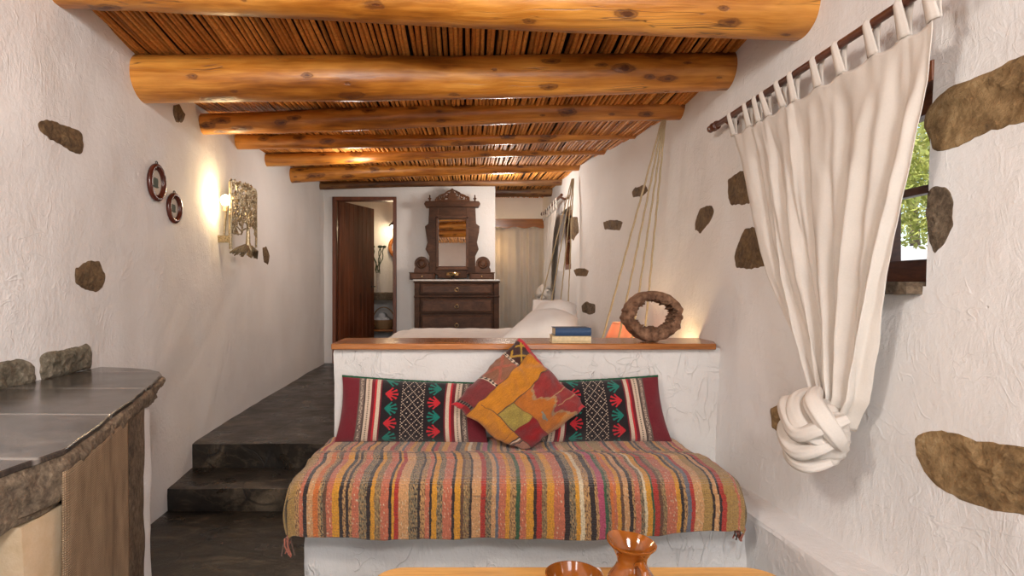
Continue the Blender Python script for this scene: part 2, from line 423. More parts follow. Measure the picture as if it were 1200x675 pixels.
def lumpbox(mb, x0, x1, y0, y1, z0, z1, r=.02, res=.05, amp=.008, sc=5, shift=None):
    """rounded, hand-shaped block"""
    def fin(p):
        q = Vector((clamp(p.x, x0+r, x1-r), clamp(p.y, y0+r, y1-r), clamp(p.z, z0+r, z1-r)))
        d = p-q
        if d.length > 1e-9: p = q+d.normalized()*r
        n = noise.noise_vector(p*sc)*amp+noise.noise_vector(p*sc*3)*amp*.3
        p = p+n
        return shift(p) if shift else p
    def face(a, b, c, nu, nv):
        mb.grid(nu, nv, lambda u, v: fin(Vector(a)+(Vector(b)-Vector(a))*u+(Vector(c)-Vector(a))*v))
    nx, ny, nzz = [max(2, int((q-p)/res)) for p, q in ((x0, x1), (y0, y1), (z0, z1))]
    face((x0, y0, z0), (x1, y0, z0), (x0, y0, z1), nx, nzz); face((x0, y1, z0), (x1, y1, z0), (x0, y1, z1), nx, nzz)
    face((x0, y0, z0), (x0, y1, z0), (x0, y0, z1), ny, nzz); face((x1, y0, z0), (x1, y1, z0), (x1, y0, z1), ny, nzz)
    face((x0, y0, z0), (x1, y0, z0), (x0, y1, z0), nx, ny); face((x0, y0, z1), (x1, y0, z1), (x0, y1, z1), nx, ny)
    return mb

# ================================================================== THE SETTING
FZ = .27     # raised floor level
# left wall
m = MB(); n0 = 250
m.grid(n0, 62, lambda u, v: Vector((XL(-2.6+10.05*u, -.1+2.9*v), -2.6+10.05*u, -.1+2.9*v)))
struct(m, 'wall_left', M['plaster'])
# right wall with two window openings
ops = [(1.775, 2.42, 1.235, 1.93), (6.4, 7.2, 1.44, 2.15)]
ys = sorted(set([round(-2.6+.045*i, 4) for i in range(256)]+[a for o in ops for a in o[:2]]))
zs = sorted(set([round(-.1+.045*i, 4) for i in range(65)]+[a for o in ops for a in o[2:]]))
m = MB(); vs = [Vector((XR(y, z), y, z)) for z in zs for y in ys]; fs = []
for j in range(len(zs)-1):
    for i in range(len(ys)-1):
        cy, cz = (ys[i]+ys[i+1])/2, (zs[j]+zs[j+1])/2
        if any(a < cy < b and c < cz < d for a, b, c, d in ops): continue
        w = len(ys); a = j*w+i; fs.append((a, a+1, a+w+1, a+w))
m.add(vs, fs)
for a, b, c, d in ops:               # reveals
    prs = [(a, c), (b, c), (b, d), (a, d)]
    for k in range(4):
        (p, q), (r, s_) = prs[k], prs[(k+1) % 4]
        m.grid(14, 4, lambda u, v: Vector((lerp(XR(lerp(p, r, u), lerp(q, s_, u)), 1.72, v), lerp(p, r, u), lerp(q, s_, u))))
struct(m, 'wall_right', M['plaster'])
# wall at the far end, with the doorway
dx0, dx1, dz1 = -1.72, -.905, 2.39
DY = 7.4
def wb(x, z, y=DY): return Vector((x, y+.010*nz(x, 4, z, 2)+.004*nz(x, 1, z, 7), z))
m = MB()
for x0, x1, z0, z1 in ((-2.0, dx0, .2, 2.75), (dx0, dx1, dz1, 2.75), (dx1, .352, .2, 2.75)):
    m.grid(max(2, int((x1-x0)/.06)), max(3, int((z1-z0)/.06)), lambda u, v: wb(lerp(x0, x1, u), lerp(z0, z1, v)))
m.grid(2, 20, lambda u, v: Vector((.352, DY+.15*u, lerp(.2, 2.75, v)))); m.grid(2, 20, lambda u, v: Vector((dx1, DY+.15*u, lerp(.2, dz1, v))))
m.grid(2, 20, lambda u, v: Vector((dx0, DY+.15*u, lerp(.2, dz1, v)))); m.grid(8, 2, lambda u, v: Vector((lerp(dx0, dx1, u), DY+.15*v, dz1)))
m.grid(8, 8, lambda u, v: Vector((lerp(dx1, .352, u), DY+.15, lerp(.2, 2.75, v))))
struct(m, 'wall_back', M['plaster'])
m = MB(); m.box(.20, .34, DY+.1, 9.0, 0, 2.8); struct(m, 'wall_alcove_left', M['plaster'])
m = MB(); m.grid(30, 60, lambda u, v: wb(lerp(.2, 1.5, u), lerp(0, 2.8, v), 8.8)); struct(m, 'wall_alcove_back', M['plaster'])
m = MB(); m.box(-2.1, -.5, 9.15, 9.3, 0, 2.8); m.box(-2.1, -1.93, 7.4, 9.2, 0, 2.8); m.box(-.72, -.6, 7.5, 9.2, 0, 2.8); struct(m, 'wall_washroom', M['plaster'])
# wall behind the camera with unseen openings added for the fill light
m = MB(); m.box(-1.9, -1.55, -2.75, -2.6, -.1, 2.8); m.box(-1.05, .3, -2.75, -2.6, -.1, 2.8); m.box(1.45, 1.9, -2.75, -2.6, -.1, 2.8)
m.box(-1.55, -1.05, -2.75, -2.6, 2.2, 2.8); m.box(-1.55, -1.05, -2.75, -2.6, -.1, .8); m.box(.3, 1.45, -2.75, -2.6, 2.2, 2.8)
struct(m, 'wall_front', M['plaster'])
# ceiling board + reeds
m = MB()
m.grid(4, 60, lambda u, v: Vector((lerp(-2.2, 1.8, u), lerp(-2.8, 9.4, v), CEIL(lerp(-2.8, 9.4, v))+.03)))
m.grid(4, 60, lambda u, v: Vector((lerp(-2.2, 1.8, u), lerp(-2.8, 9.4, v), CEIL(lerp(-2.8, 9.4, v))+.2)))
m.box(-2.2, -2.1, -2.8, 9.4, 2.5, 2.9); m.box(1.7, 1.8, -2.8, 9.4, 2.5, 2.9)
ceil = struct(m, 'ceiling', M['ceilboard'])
m = MB(); x = -2.02; rr = random.Random(3)
while x < 1.62:
    r = rr.uniform(.0095, .0118); t = rr.random()
    base = Vector((.44, .15, .028)).lerp(Vector((.72, .31, .072)), t)
    if rr.random() < .12: base = base*.6
    ph = rr.uniform(0, 9); lean = rr.uniform(-.02, .02)
    pts = []; rs = []
    for k in range(33):
        D = -2.6+k*.37
        pts.append((x+.006*math.sin(ph+k*.9)+lean*(D-4)/5, D, CEIL(D)+.018-r+.004*math.sin(ph*3+k*1.7)))
        rs.append(r*(1.12 if k % 2 else .95))
    m.tube(pts, rs, 6, tuple(base), cap=False)
    x += r*2.0+rr.uniform(.004, .0065)
o = m.build('reed_lining', M['reed'], parent=ceil)

# floors
m = MB(); m.grid(60, 90, lambda u, v: Vector((lerp(-1.9, 1.7, u), lerp(-3.2, 3.3, v), .005*nz(u*4, v*6, 0, 2)))); m.box(-1.9, 1.7, -3.2, 3.3, -.1, -.02)
struct(m, 'floor', M['floor'])
m = MB(); lumpbox(m, -1.9, -.60, 3.2, 3.7, -.05, .124, .012, .04, .004, 4); struct(m, 'floor_step', M['floor'])
m = MB(); lumpbox(m, -1.95, 1.6, 3.58, 9.4, -.05, FZ, .014, .06, .004, 3); m.box(-.62, 1.6, 3.28, 3.6, 0, FZ); struct(m, 'floor_raised', M['floor'])
# partition, bench base, ledge
m = MB(); lumpbox(m, -.695, 1.33, 2.99, 3.28, -.05, .925, .02, .03, .007, 5); struct(m, 'wall_partition', M['plaster_shaded'])
m = MB(); lumpbox(m, -.69, 1.045, 2.43, 3.02, -.05, .445, .025, .04, .009, 5); lumpbox(m, .9, 1.30, 2.43, 3.02, -.05, .30, .02, .04, .009, 5); struct(m, 'wall_bench_base', M['plaster_shaded'])
def ledge_x(D): return interp([(-2, 1.3), (1, 1.25), (1.885, 1.206), (2.437, 1.165), (3, 1.16)], D)
m = MB()
def lf(u, v):
    D = lerp(-2.6, 2.98, v); xi = ledge_x(D); xo = XR(D, .3)+.05
    pr = [(xi+.01, -.05), (xi, .1), (xi-.002, .27), (xi+.006, .292), (xi+.03, .30), (xo, .305)]
    k = u*5; i = min(4, int(k)); t = k-i
    return Vector((lerp(pr[i][0], pr[i+1][0], t)+.006*nz(D, u*3, 1, 4), D, lerp(pr[i][1], pr[i+1][1], t)+.003*nz(D, u, 5, 5)))
m.grid(15, 130, lf); struct(m, 'trim_1', M['plaster'])
# wooden cap on the partition
m = MB()
def capf(x, y, z): return Vector((x, y, z))
poly = [(-.694, 2.945), (1.262, 2.945), (1.28, 3.0), (1.31, 3.08), (1.31, 3.30), (-.70, 3.30)]
m.prism(poly, lambda x, y: Vector((x, y, .916)), lambda x, y: Vector((x, y, .947)))
struct(m, 'trim_2', M['cap'], bevel=.005)

# door of the washroom
m = MB(); w_ = .045
m.box(dx0, dx0+w_, DY-.03, DY+.12, FZ, dz1); m.box(dx1-w_, dx1, DY-.03, DY+.12, FZ, dz1); m.box(dx0+w_, dx1-w_, DY-.03, DY+.12, dz1-w_, dz1)
door = tag(m.build('door_1', M['door'], smooth=False, bevel=.004), kind='structure')
h0 = Vector((-1.672, 7.46, 0)); h1 = Vector((-1.357, 8.24, 0)); dd = (h1-h0).normalized(); nn_ = Vector((dd.y, -dd.x, 0))
m = MB(); L = (h1-h0).length; npl = 8
for k in range(npl):
    a = h0+dd*(L*k/npl+.002); b = h0+dd*(L*(k+1)/npl-.002)
    q = [a, b, b+nn_*.035, a+nn_*.035]
    m.add([Vector((p.x, p.y, z)) for z in (FZ+.01, 2.35) for p in q], [(0, 3, 2, 1), (4, 5, 6, 7), (0, 1, 5, 4), (1, 2, 6, 5), (2, 3, 7, 6), (3, 0, 4, 7)])
a = h0+dd*.0; b = h0+dd*L
q = [a+nn_*.003, b+nn_*.003, b+nn_*.030, a+nn_*.030]
m.add([Vector((p.x, p.y, z)) for z in (FZ+.012, 2.348) for p in q], [(0, 3, 2, 1), (4, 5, 6, 7), (0, 1, 5, 4), (1, 2, 6, 5), (2, 3, 7, 6), (3, 0, 4, 7)])
leaf = m.build('door_leaf', M['door'], parent=door, smooth=False, bevel=.003)
m = MB(); hp = h0+dd*(L-.06)+nn_*.04
m.tube([Vector((hp.x, hp.y, 1.25)), Vector((hp.x, hp.y, 1.25))+nn_*.045, Vector((hp.x, hp.y, 1.25))+nn_*.05-dd*.1], .008, 8)
m.build('door_handle', M['black'], parent=door)

# windows
def window(name, X, y0, y1, z0, z1, mull):
    m = MB(); t = .05; st = .04
    m.box(X-.03, X+.03, y0, y0+st, z0, z1); m.box(X-.03, X+.03, y1-st, y1, z0, z1)
    m.box(X-.035, X+.03, y0+st, y1-st, z0, z0+.075); m.box(X-.03, X+.03, y0+st, y1-st, z1-.07, z1)
    fr = tag(m.build(name, M['frame'], smooth=False, bevel=.004), kind='structure')
    m = MB()
    for zz in mull: m.box(X-.018, X+.018, y0+st, y1-st, zz-.014, zz+.014)
    m.box(X-.02, X+.02, (y0+y1)/2-.018, (y0+y1)/2+.018, z0+.07, z1-.07)
    m.build('glazing_bar', M['frame'], parent=fr, smooth=False, bevel=.003)
    m = MB(); m.box(X+.004, X+.008, y0+st, y1-st, z0+.07, z1-.07); m.build('pane', M['glass'], parent=fr, smooth=False)
    return fr
w1 = window('window_1', 1.535, 1.775, 2.42, 1.25, 1.87, (1.558,))
m = MB(); m.box(1.42, 1.70, 1.775, 2.42, 1.865, 1.93); m.build('lintel_board', M['frame'], parent=w1, smooth=False, bevel=.004)
m = MB(); lumpbox(m, 1.35, 1.66, 1.785, 2.41, 1.21, 1.25, .006, .03, .004, 9); m.build('window_sill', M['stone3'], parent=w1)
w2 = window('window_2', 1.24, 6.4, 7.2, 1.44, 2.15, (1.8,))
m = MB(); m.box(1.40, 1.45, 6.3, 7.3, 1.3, 2.3); m.build('shutter', M['frame'], parent=w2, smooth=False)

# ================================================================== BEAMS
ords = ['nearest', 'second', 'third', 'fourth', 'fifth', 'sixth', 'seventh', 'farthest']
# (left px, y-mid), (right px, y-mid), Dleft, Dright, radius left, radius right
beams = [((75, -18), (935, 12), 2.40, 2.42, .098, .118, 'beam', 'thickest pine ceiling log across the top, nearest of the eight'),
         ((158, 96), (853, 83), 3.06, 3.04, .122, .098, 'beam', 'thick smooth pine ceiling log with a long crack, second from the front'),
         ((237, 143), (798, 127), 3.84, 3.84, .066, .088, 'beam', 'pine ceiling log that carries the near ropes, third from the front'),
         ((276, 168), (746, 155), 4.62, 4.62, .060, .056, 'beam', 'slim pine ceiling log, fourth from the front'),
         ((311, 186), (709, 173), 5.32, 5.30, .056, .074, 'beam', 'pine ceiling log thicker at its right end, fifth from the front'),
         ((341, 206), (677, 192), 6.08, 6.05, .078, .060, 'beam', 'pine ceiling log that carries the far ropes, sixth from the front'),
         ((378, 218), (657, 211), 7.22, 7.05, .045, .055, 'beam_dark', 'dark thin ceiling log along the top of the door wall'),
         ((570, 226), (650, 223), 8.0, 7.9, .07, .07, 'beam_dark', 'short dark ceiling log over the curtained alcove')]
beam_pts = []
for bi, ((lx, ly), (rx, ry), D0, D1, r0, r1, mt, lab) in enumerate(beams):
    A = P(lx, ly, D0); B = P(rx, ry, D1)
    d = (B-A).normalized(); A = A-d*.14; B = B+d*.14
    L = (B-A).length; q = random.Random(20+bi); ph = q.uniform(0, 50)
    bumps = [(q.uniform(.03, .97), q.uniform(0, 2*PI), q.choice((.008, .010, .014, .020, .028))) for _ in range(64)]
    nbig = [b for b in bumps if b[2] > .025]
    side = Vector((-d.y, d.x, 0)).normalized(); up = d.cross(side)*-1 if d.cross(side).z < 0 else d.cross(side)
    def bf(u, v, A=A, B=B, L=L, r0=r0, r1=r1, ph=ph, bumps=bumps, side=side, up=up):
        c = A.lerp(B, v)+up*(.012*math.sin(v*5+ph))+side*(.014*math.sin(v*3.5+ph*2))
        r = lerp(r0, r1, v)*(1+.05*nz(v*4+ph, 0, 0, 1.5)); an = 2*PI*u
        k = 1+.035*nz(math.cos(an)+ph, math.sin(an), v*L*1.5, 1.3)
        for bv, ba, bs in nbig:
            da = (an-ba+PI) % (2*PI)-PI
            dist = ((v-bv)*L)**2/(.05**2)+(da/.45)**2
            if dist < 6: k += .05*math.exp(-dist)
        return c+(side*math.cos(an)+up*math.sin(an))*r*k
    def kc(u, v, L=L, bumps=bumps, rb=(r0+r1)/2):
        an = 2*PI*u; best = 0
        for bv, ba, bs in bumps:
            dx_ = (v-bv)*L
            if abs(dx_) > .12: continue
            da = ((an-ba+PI) % (2*PI)-PI)*rb
            d = math.sqrt((dx_/(bs*2.1))**2+(da/(bs*.8))**2)+.35*nz(dx_*30, da*40, bv*9); best = max(best, 1-d*.6)
        return (max(0, best), 0, 0)
    m = MB(); m.grid(56, 300, bf, True, kc)
    n = len(m.v); m.f.append(tuple(range(56))); m.f.append(tuple(range(n-56, n)))
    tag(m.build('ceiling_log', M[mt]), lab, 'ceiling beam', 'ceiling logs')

# ================================================================== STONES IN THE WALLS
def stone(poly, side, mat, label, amp=.008, cat='stone', thick=.0, group=None, name='wall_stone'):
    hit = hitR if side > 0 else hitL; XF = XR if side > 0 else XL
    pts = [hit(*p) for p in poly]
    # resample + smooth
    n = len(pts); N = 72; out = []
    per = [0]
    for i in range(n): a, b = pts[i], pts[(i+1) % n]; per.append(per[-1]+math.hypot(a[0]-b[0], a[1]-b[1]))
    for k in range(N):
        s_ = per[-1]*k/N
        for i in range(n):
            if per[i+1] >= s_: break
        t = (s_-per[i])/max(1e-6, per[i+1]-per[i]); a, b = pts[i], pts[(i+1) % n]
        out.append((lerp(a[0], b[0], t), lerp(a[1], b[1], t)))
    for _ in range(2):
        out = [((out[k-1][0]+2*out[k][0]+out[(k+1) % N][0])/4, (out[k-1][1]+2*out[k][1]+out[(k+1) % N][1])/4) for k in range(N)]
    cy = sum(p[0] for p in out)/N; cz = sum(p[1] for p in out)/N
    size = max(max(p[0] for p in out)-min(p[0] for p in out), max(p[1] for p in out)-min(p[1] for p in out))
    ja = min(.012, size*.05)
    out = [(p[0]+ja*nz(p[0], p[1], 2, 2.5/size), p[1]+ja*nz(p[0], p[1], 8, 2.5/size)) for p in out]
    out = [(p[0]+ja*.5*nz(p[0], p[1], 2, 40), p[1]+ja*.5*nz(p[0], p[1], 8, 40)) for p in out]
    m = MB(); R = 16
    def f(u, v):
        k = int(round(u*N)) % N; t = min(1.0, v*(R+1)/R)
        y = lerp(cy, out[k][0], max(t, .02)); z = lerp(cz, out[k][1], max(t, .02))
        edge = 1-t**5
        off = -.004+(1-t**18)*.004+edge*(.004+thick+amp*2*nz(y, z, 4, 9)+amp*nz(y, z, 6, 30)+amp*.5*nz(y, z, 6, 80))
        off = max(off, .002) if t < .97 else -.006
        if v > .999: off = -.05
        return Vector((XF(y, z)-side*off, y, z))
    m.grid(N, R+1, f, True)
    m.f.append(tuple(range(N))); 
    n = len(m.v); m.f.append(tuple(range(n-N, n)))
    return tag(m.build(name, M[mat]), label, cat, group)
LS = [([(42, 141), (55, 139), (75, 146), (97, 156), (100, 172), (97, 181), (80, 176), (60, 165), (45, 155)], 'stone', 'brown leaf-shaped stone patch high in the left wall, nearest the camera'),
      ([(203, 123), (210, 122), (218, 135), (214, 144), (206, 143), (202, 133)], 'stone', 'small brown stone in the left wall just under the second log'),
      ([(88, 313), (97, 306), (118, 305), (124, 322), (122, 335), (113, 345), (100, 341), (88, 333)], 'stone', 'round brown stone in the left wall above the slate counter'),
      ([(307, 290), (312, 288), (316, 300), (314, 311), (309, 308)], 'stone', 'narrow brown stone beside the tree-shaped wall lamp')]
for p, mt, lab in LS: stone(p, -1, mt, lab, group='bare stones in the left wall')
RS = [([(668, 255), (677, 253), (679, 272), (672, 283), (668, 278)], 'stone', 'tall brown stone beside the far window'),
      ([(706, 260), (715, 258), (731, 259), (727, 271), (708, 269)], 'stone', 'flat brown stone right of the far window, left of the near ropes'),
      ([(672, 316), (685, 314), (691, 317), (688, 324), (675, 324)], 'stone', 'small flat stone low beside the far window'),
      ([(681, 358), (688, 353), (698, 356), (698, 367), (690, 369), (682, 366)], 'stone3', 'small round stone in the wall above the books'),
      ([(740, 225), (745, 219), (757, 216), (760, 222), (752, 231), (741, 232)], 'stone', 'small stone behind the near hanging ropes'),
      ([(815, 258), (821, 242), (835, 239), (838, 248), (832, 262), (820, 276), (814, 268)], 'stone', 'oval brown stone between the near ropes and the big curtain'),
      ([(852, 209), (867, 199), (880, 199), (880, 240), (856, 242), (852, 230)], 'stone', 'brown stone at the left edge of the big curtain, the upper one'),
      ([(866, 282), (872, 265), (885, 265), (898, 290), (898, 314), (862, 314), (860, 300)], 'stone', 'brown stone at the left edge of the big curtain, the lower one'),
      ([(902, 478), (918, 471), (935, 475), (945, 500), (935, 515), (922, 514), (903, 503)], 'stone2', 'ochre stone half behind the curtain knot'),
      ([(1068, 512), (1080, 503), (1110, 505), (1150, 515), (1200, 523), (1290, 545), (1290, 640), (1200, 606), (1165, 602), (1130, 590), (1100, 573), (1085, 560), (1072, 535)], 'stone2', 'large rough ochre stone low in the right wall'),
      ([(1083, 128), (1105, 105), (1140, 90), (1200, 64), (1290, 30), (1290, 120), (1200, 142), (1150, 160), (1130, 172), (1090, 182), (1086, 160), (1080, 145)], 'stone2', 'large flat ochre stone beside the top of the near window'),
      ([(1086, 225), (1096, 217), (1112, 219), (1120, 235), (1119, 260), (1108, 285), (1095, 300), (1087, 285), (1084, 260)], 'stone3', 'oval grey-brown stone at the side of the near window')]
for i, (p, mt, lab) in enumerate(RS): stone(p, 1, mt, lab, .012 if i > 8 else .008, group='bare stones in the right wall')

# ================================================================== CURTAIN RODS AND CURTAINS
def rod(X, y0, y1, z, r, label, nfin=1):
    t = thing('curtain_rod', (X, (y0+y1)/2, z), label, 'curtain rod')
    m = MB(); m.tube([(X, y0, z), (X, y1, z)], r, 14); m.build('pole', M['rod'], parent=t)
    for ye, sgn in ((y1, 1),):
        m = MB(); Mx = Matrix.Rotation(-sgn*PI/2, 4, 'X'); k = r/.014
        prof = [(r, 0), (r*1.5, .002*k), (r*1.6, .010*k), (r*1.0, .016*k), (.010*k, .022*k), (.020*k, .034*k), (.023*k, .046*k), (.019*k, .060*k), (.011*k, .068*k), (.018*k, .074*k), (.019*k, .084*k), (.012*k, .098*k), (.004*k, .106*k)]
        m.lathe(prof, (X, ye, z), 18, Mx); m.build('finial', M['rod'], parent=t)
    for yb in (y1-.09*r/.014, y0+.12):
        m = MB(); xw = XR(yb, z)+.01
        m.tube([(xw, yb, z-.01), (lerp(xw, X, .5), yb, z-.03), (X, yb, z-.004)], r*.8, 8); m.tube([(xw+.01, yb, z-.01), (xw-.008, yb, z-.01)], r*1.9, 14)
        m.build('bracket', M['rod'], parent=t)
    return t
RZ = 2.08; RX = 1.30
rod(RX, 1.35, 3.02, RZ, .0145, 'dark turned wooden rod carrying the big knotted curtain on the right wall')

def curtain(label, tabs, zt, RX, RZ, left, right, zk, X0, A0, knot_c, knot_s, mat, rodr, nv=110):
    """tabs: depths of the loops, far to near; left/right: (z, depth) edge tables"""
    t = thing('curtain', (knot_c[0], knot_c[1], zk-.2), label, 'curtain')
    nt = len(tabs); ztop = zt
    def dep(u, z):
        dl = interp(left, z); dr = interp(right, z)
        # spacing of loops at the top, even near the knot
        k = u*(nt-1); i = min(nt-2, int(k)); uu = (lerp(tabs[i], tabs[i+1], k-i)-tabs[0])/(tabs[-1]-tabs[0])
        w = clamp((z-zk)/(ztop-zk))
        return lerp(dl, dr, lerp(u, uu, w**.6))
    def f(u, v):
        k = u*(nt-1); fr = k-int(k); ph = abs(math.sin(PI*k))       # 0 at loops
        z = lerp(ztop, zk-.02, v); w = 1-v
        y = dep(u, z)
        sag = .022*ph*clamp(1-v*6)
        fold = .5-.5*math.cos(2*PI*(k+.35*math.sin(v*2.2+u*7)*v))
        f2 = .5-.5*math.cos(2*PI*(k*.52+.3+.5*v))
        f3 = .5-.5*math.cos(2*PI*(k*1.7+1.1*v))
        a = A0*(.35+.65*math.sin(min(1, v*1.6)*PI/2))
        x = X0 - a*(fold*.75*(1-.5*v)+f2*.9+f3*.25)
        # bundle curvature close to the knot
        b = clamp((v-.55)/.45)**1.5
        x -= b*A0*1.1*math.sin(PI*clamp(u))
        x = lerp(RX-.004, x, clamp(v*5+.15*ph)) 
        y += .012*math.sin(2*PI*k*.9+v*5)*v*(1 if A0 > .02 else .5)
        x += .010*nz(u*22, v*3.0, 5)*v+.004*nz(u*30, v*14, 9)
        x -= A0*.55*max(0, nz(u*nt*1.3, v*1.4, 21))*(1-v*.5)
        return Vector((x, y, z-sag+.004*nz(u*9, v*9, 0)))
    m = MB(); m.grid(nt*22, nv, f); m.build('drape', mat, parent=t, solid=.0022)
    for i, D in enumerate(tabs):
        m = MB(); hw = .021*(abs(tabs[0]-tabs[-1])/1.2) if len(tabs) < 9 else .022
        top = f(i/(nt-1), 0.0); q = random.Random(i*5)
        sl = q.uniform(-.012, .012)
        def g(u, v, D=D, top=top, sl=sl):
            # strap: from the drape up in front, over the pole, and down behind
            yy = (u-.5)*2*hw
            hgt = RZ-top.z; rr_ = rodr+.004
            if v < .4: k = v/.4; p = (lerp(top.x-.002, RX-rr_, k), lerp(top.z-.012, RZ, k)); w = lerp(1.15, .8, k)
            elif v < .6: k = (v-.4)/.2; an = PI-PI*k; p = (RX+rr_*math.cos(an), RZ+rr_*math.sin(an)); w = .8
            else: k = (v-.6)/.4; p = (lerp(RX+rr_, top.x+.004, k), lerp(RZ, top.z-.012, k)); w = lerp(.8, 1.1, k)
            back = 1 if v > .6 else 0
            return Vector((p[0]+.004*math.cos(u*PI*2), lerp(D+sl*2+back*.02*(k if back else 0), top.y, abs(.5-v)*2)+yy*w, p[1]))
        m.grid(6, 20, g); m.build('tab', mat, parent=t, solid=.0018)
    # knot
    c = Vector(knot_c); s = knot_s; m = MB()
    def kf(d):
        sw = d.z*5.2+1.1*math.sin(math.atan2(d.y, -d.x)*1.0)+.8*d.y
        r = .94+.07*abs(math.sin(sw*2.6))+.03*nz(d.x+3, d.y, d.z, 2.5)
        return r
    m.ball(c, 1, (.30*s, .44*s, .46*s), 56, 40, kf)
    # crossing bands of cloth
    for (pts, rad, fl) in (
            ([(.05, .42, .30), (-.24, .30, .34), (-.33, .05, .18), (-.34, -.20, .05), (-.22, -.42, .16), (0.05, -.46, .28)], .15, .8),
            ([(.05, .45, .12), (-.22, .38, .02), (-.34, .10, -.12), (-.33, -.15, -.20), (-.2, -.36, -.10), (.02, -.42, .05)], .14, .7),
            ([(.05, .40, -.12), (-.18, .33, -.22), (-.30, .06, -.34), (-.24, -.2, -.38), (-.05, -.34, -.28)], .12, .7),
            ([(-.02, .02, .56), (-.22, -.22, .46), (-.22, -.44, .28), (-.10, -.52, .06), (.02, -.44, -.08)], .13, .8),
            ([(.0, .16, .52), (-.22, .12, .42), (-.33, -.08, .22), (-.30, -.3, .05), (-.12, -.42, -.05)], .13, .8)):
        # smooth the path
        Q = []
        for i in range(len(pts)-1):
            for k in range(6):
                tt = k/6; a_ = Vector(pts[max(0, i-1)]); b_ = Vector(pts[i]); c_ = Vector(pts[i+1]); d_ = Vector(pts[min(len(pts)-1, i+2)])
                Q.append(.5*((2*b_)+(c_-a_)*tt+(2*a_-5*b_+4*c_-d_)*tt*tt+(3*b_-a_-3*c_+d_)*tt**3))
        Q.append(Vector(pts[-1])); n = len(Q)
        rs = [rad*s*(.55+.45*math.sin(PI*i/(n-1))) for i in range(n)]
        m.tube([c+q*s for q in Q], rs, 44, flat=fl, crease=.05)
    m.build('knot', mat, parent=t)
    return t
tabsD = [2.85, 2.70, 2.61, 2.53, 2.41, 2.33, 2.17, 2.04, 1.88, 1.75, 1.635]
Lt = [(.72, 2.06), (.80, 2.11), (.924, 2.20), (1.26, 2.45), (1.6, 2.63), (1.98, 2.83)]
Rt = [(.72, 1.985), (.80, 1.94), (.855, 1.90), (1.0, 1.86), (1.25, 1.79), (1.50, 1.71), (1.81, 1.63), (1.98, 1.61)]
curtain('large cream linen tab-top curtain tied in a knot over the near window', tabsD, 1.985, RX, RZ, Lt, Rt, .765, 1.315, .034, (1.222, 2.015, .728), .262, M['curtain'], .0145)
# far curtain
tabs2 = [7.95, 7.75, 7.55, 7.35, 7.15, 6.95, 6.75]
rod(1.045, 6.45, 8.05, 2.265, .016, 'dark rod carrying the far curtain at the bedroom window')
Lt2 = [(1.2, 7.75), (1.5, 7.85), (2.17, 7.98)]; Rt2 = [(1.2, 7.45), (1.5, 7.3), (1.9, 7.05), (2.17, 6.8)]
curtain('small knotted cream curtain at the far bedroom window', tabs2, 2.17, 1.045, 2.265, Lt2, Rt2, 1.24, 1.07, .03, (1.03, 7.6, 1.13), .27, M['curtain'], .016, 60)

# alcove curtain + board
m = MB()
def af(u, v):
    x = lerp(.36, 1.10, u); z = lerp(2.11, FZ+.02, v)
    y = 8.42+.022*math.sin(u*46+1.1*math.sin(u*9))*(.5+.5*v)+.012*math.sin(u*19+v*2)
    return Vector((x, y, z+(.012*math.sin(u*46)if v == 0 else 0)))
m.grid(160, 24, af)
tag(m.build('curtain', M['curtain2'], solid=.002), 'white gathered curtain closing the alcove right of the mirror dresser', 'curtain')
m = MB(); m.prism([(.35, 2.17)]+[(lerp(.35, 1.12, i/30), 2.10+.012*math.sin(i/30*18)) for i in range(31)]+[(1.12, 2.225), (.35, 2.225)], lambda x, z: Vector((x, 8.34, z)), lambda x, z: Vector((x, 8.38, z)))
tag(m.build('pelmet_board', M['cap'], smooth=False), 'red-brown wavy board across the top of the alcove curtain', 'pelmet')

# ================================================================== ROPES
def rope(A, B, r, label, grp):
    m = MB(); n = 40; A = Vector(A); B = Vector(B)
    m.tube([A.lerp(B, i/n)+Vector((.0015*math.sin(i*1.9), .0015*math.cos(i*1.9), 0)) for i in range(n+1)], r, 7)
    tag(m.build('hanging_rope', M['rope']), label, 'rope', grp)
RA = Vector((1.312, 3.84, 2.40))
for (X, D), lab in (((.855, 3.9), 'slanting rope of the near set, leftmost, down to the bed'),
                    ((.965, 3.86), 'second rope from the left of the near set'),
                    ((1.06, 3.84), 'third rope from the left of the near set, passing behind the log ring'),
                    ((1.15, 3.84), 'steepest rope of the near set, seen through the log ring')):
    rope(RA+Vector((-(1.3-X)*.03, -.02, 0)), (X, D, .70), .0068, lab, 'near hanging ropes')
t = thing('rope_hook', (1.312, 3.80, 2.43), 'iron ring where the near ropes gather under the third log', 'hook')
m = MB(); m.tube([Vector((1.312+.018*math.cos(a), 3.83, 2.43+.018*math.sin(a))) for a in [i*PI/8 for i in range(17)]], .005, 6); m.tube([(1.312, 3.83, 2.445), (1.312, 3.83, 2.50)], .004, 6); m.build('ring', M['black'], parent=t)
m = MB(); m.ball((1.312, 3.825, 2.405), .02, (1, 1, 1.2)); m.build('rope_knot', M['rope'], parent=t)
RA2 = Vector((1.11, 6.05, 2.37))
for (X, D), lab in (((.66, 5.98), 'slanting rope of the far set, leftmost, beside the far curtain'), ((.80, 5.98), 'second rope from the left of the far set'),
                    ((.92, 5.98), 'third rope from the left of the far set'), ((1.02, 5.98), 'steepest rope of the far set, nearest the wall')):
    rope(RA2+Vector((-(1.1-X)*.05, 0, 0)), (X, D, .72), .0062, lab, 'far hanging ropes')

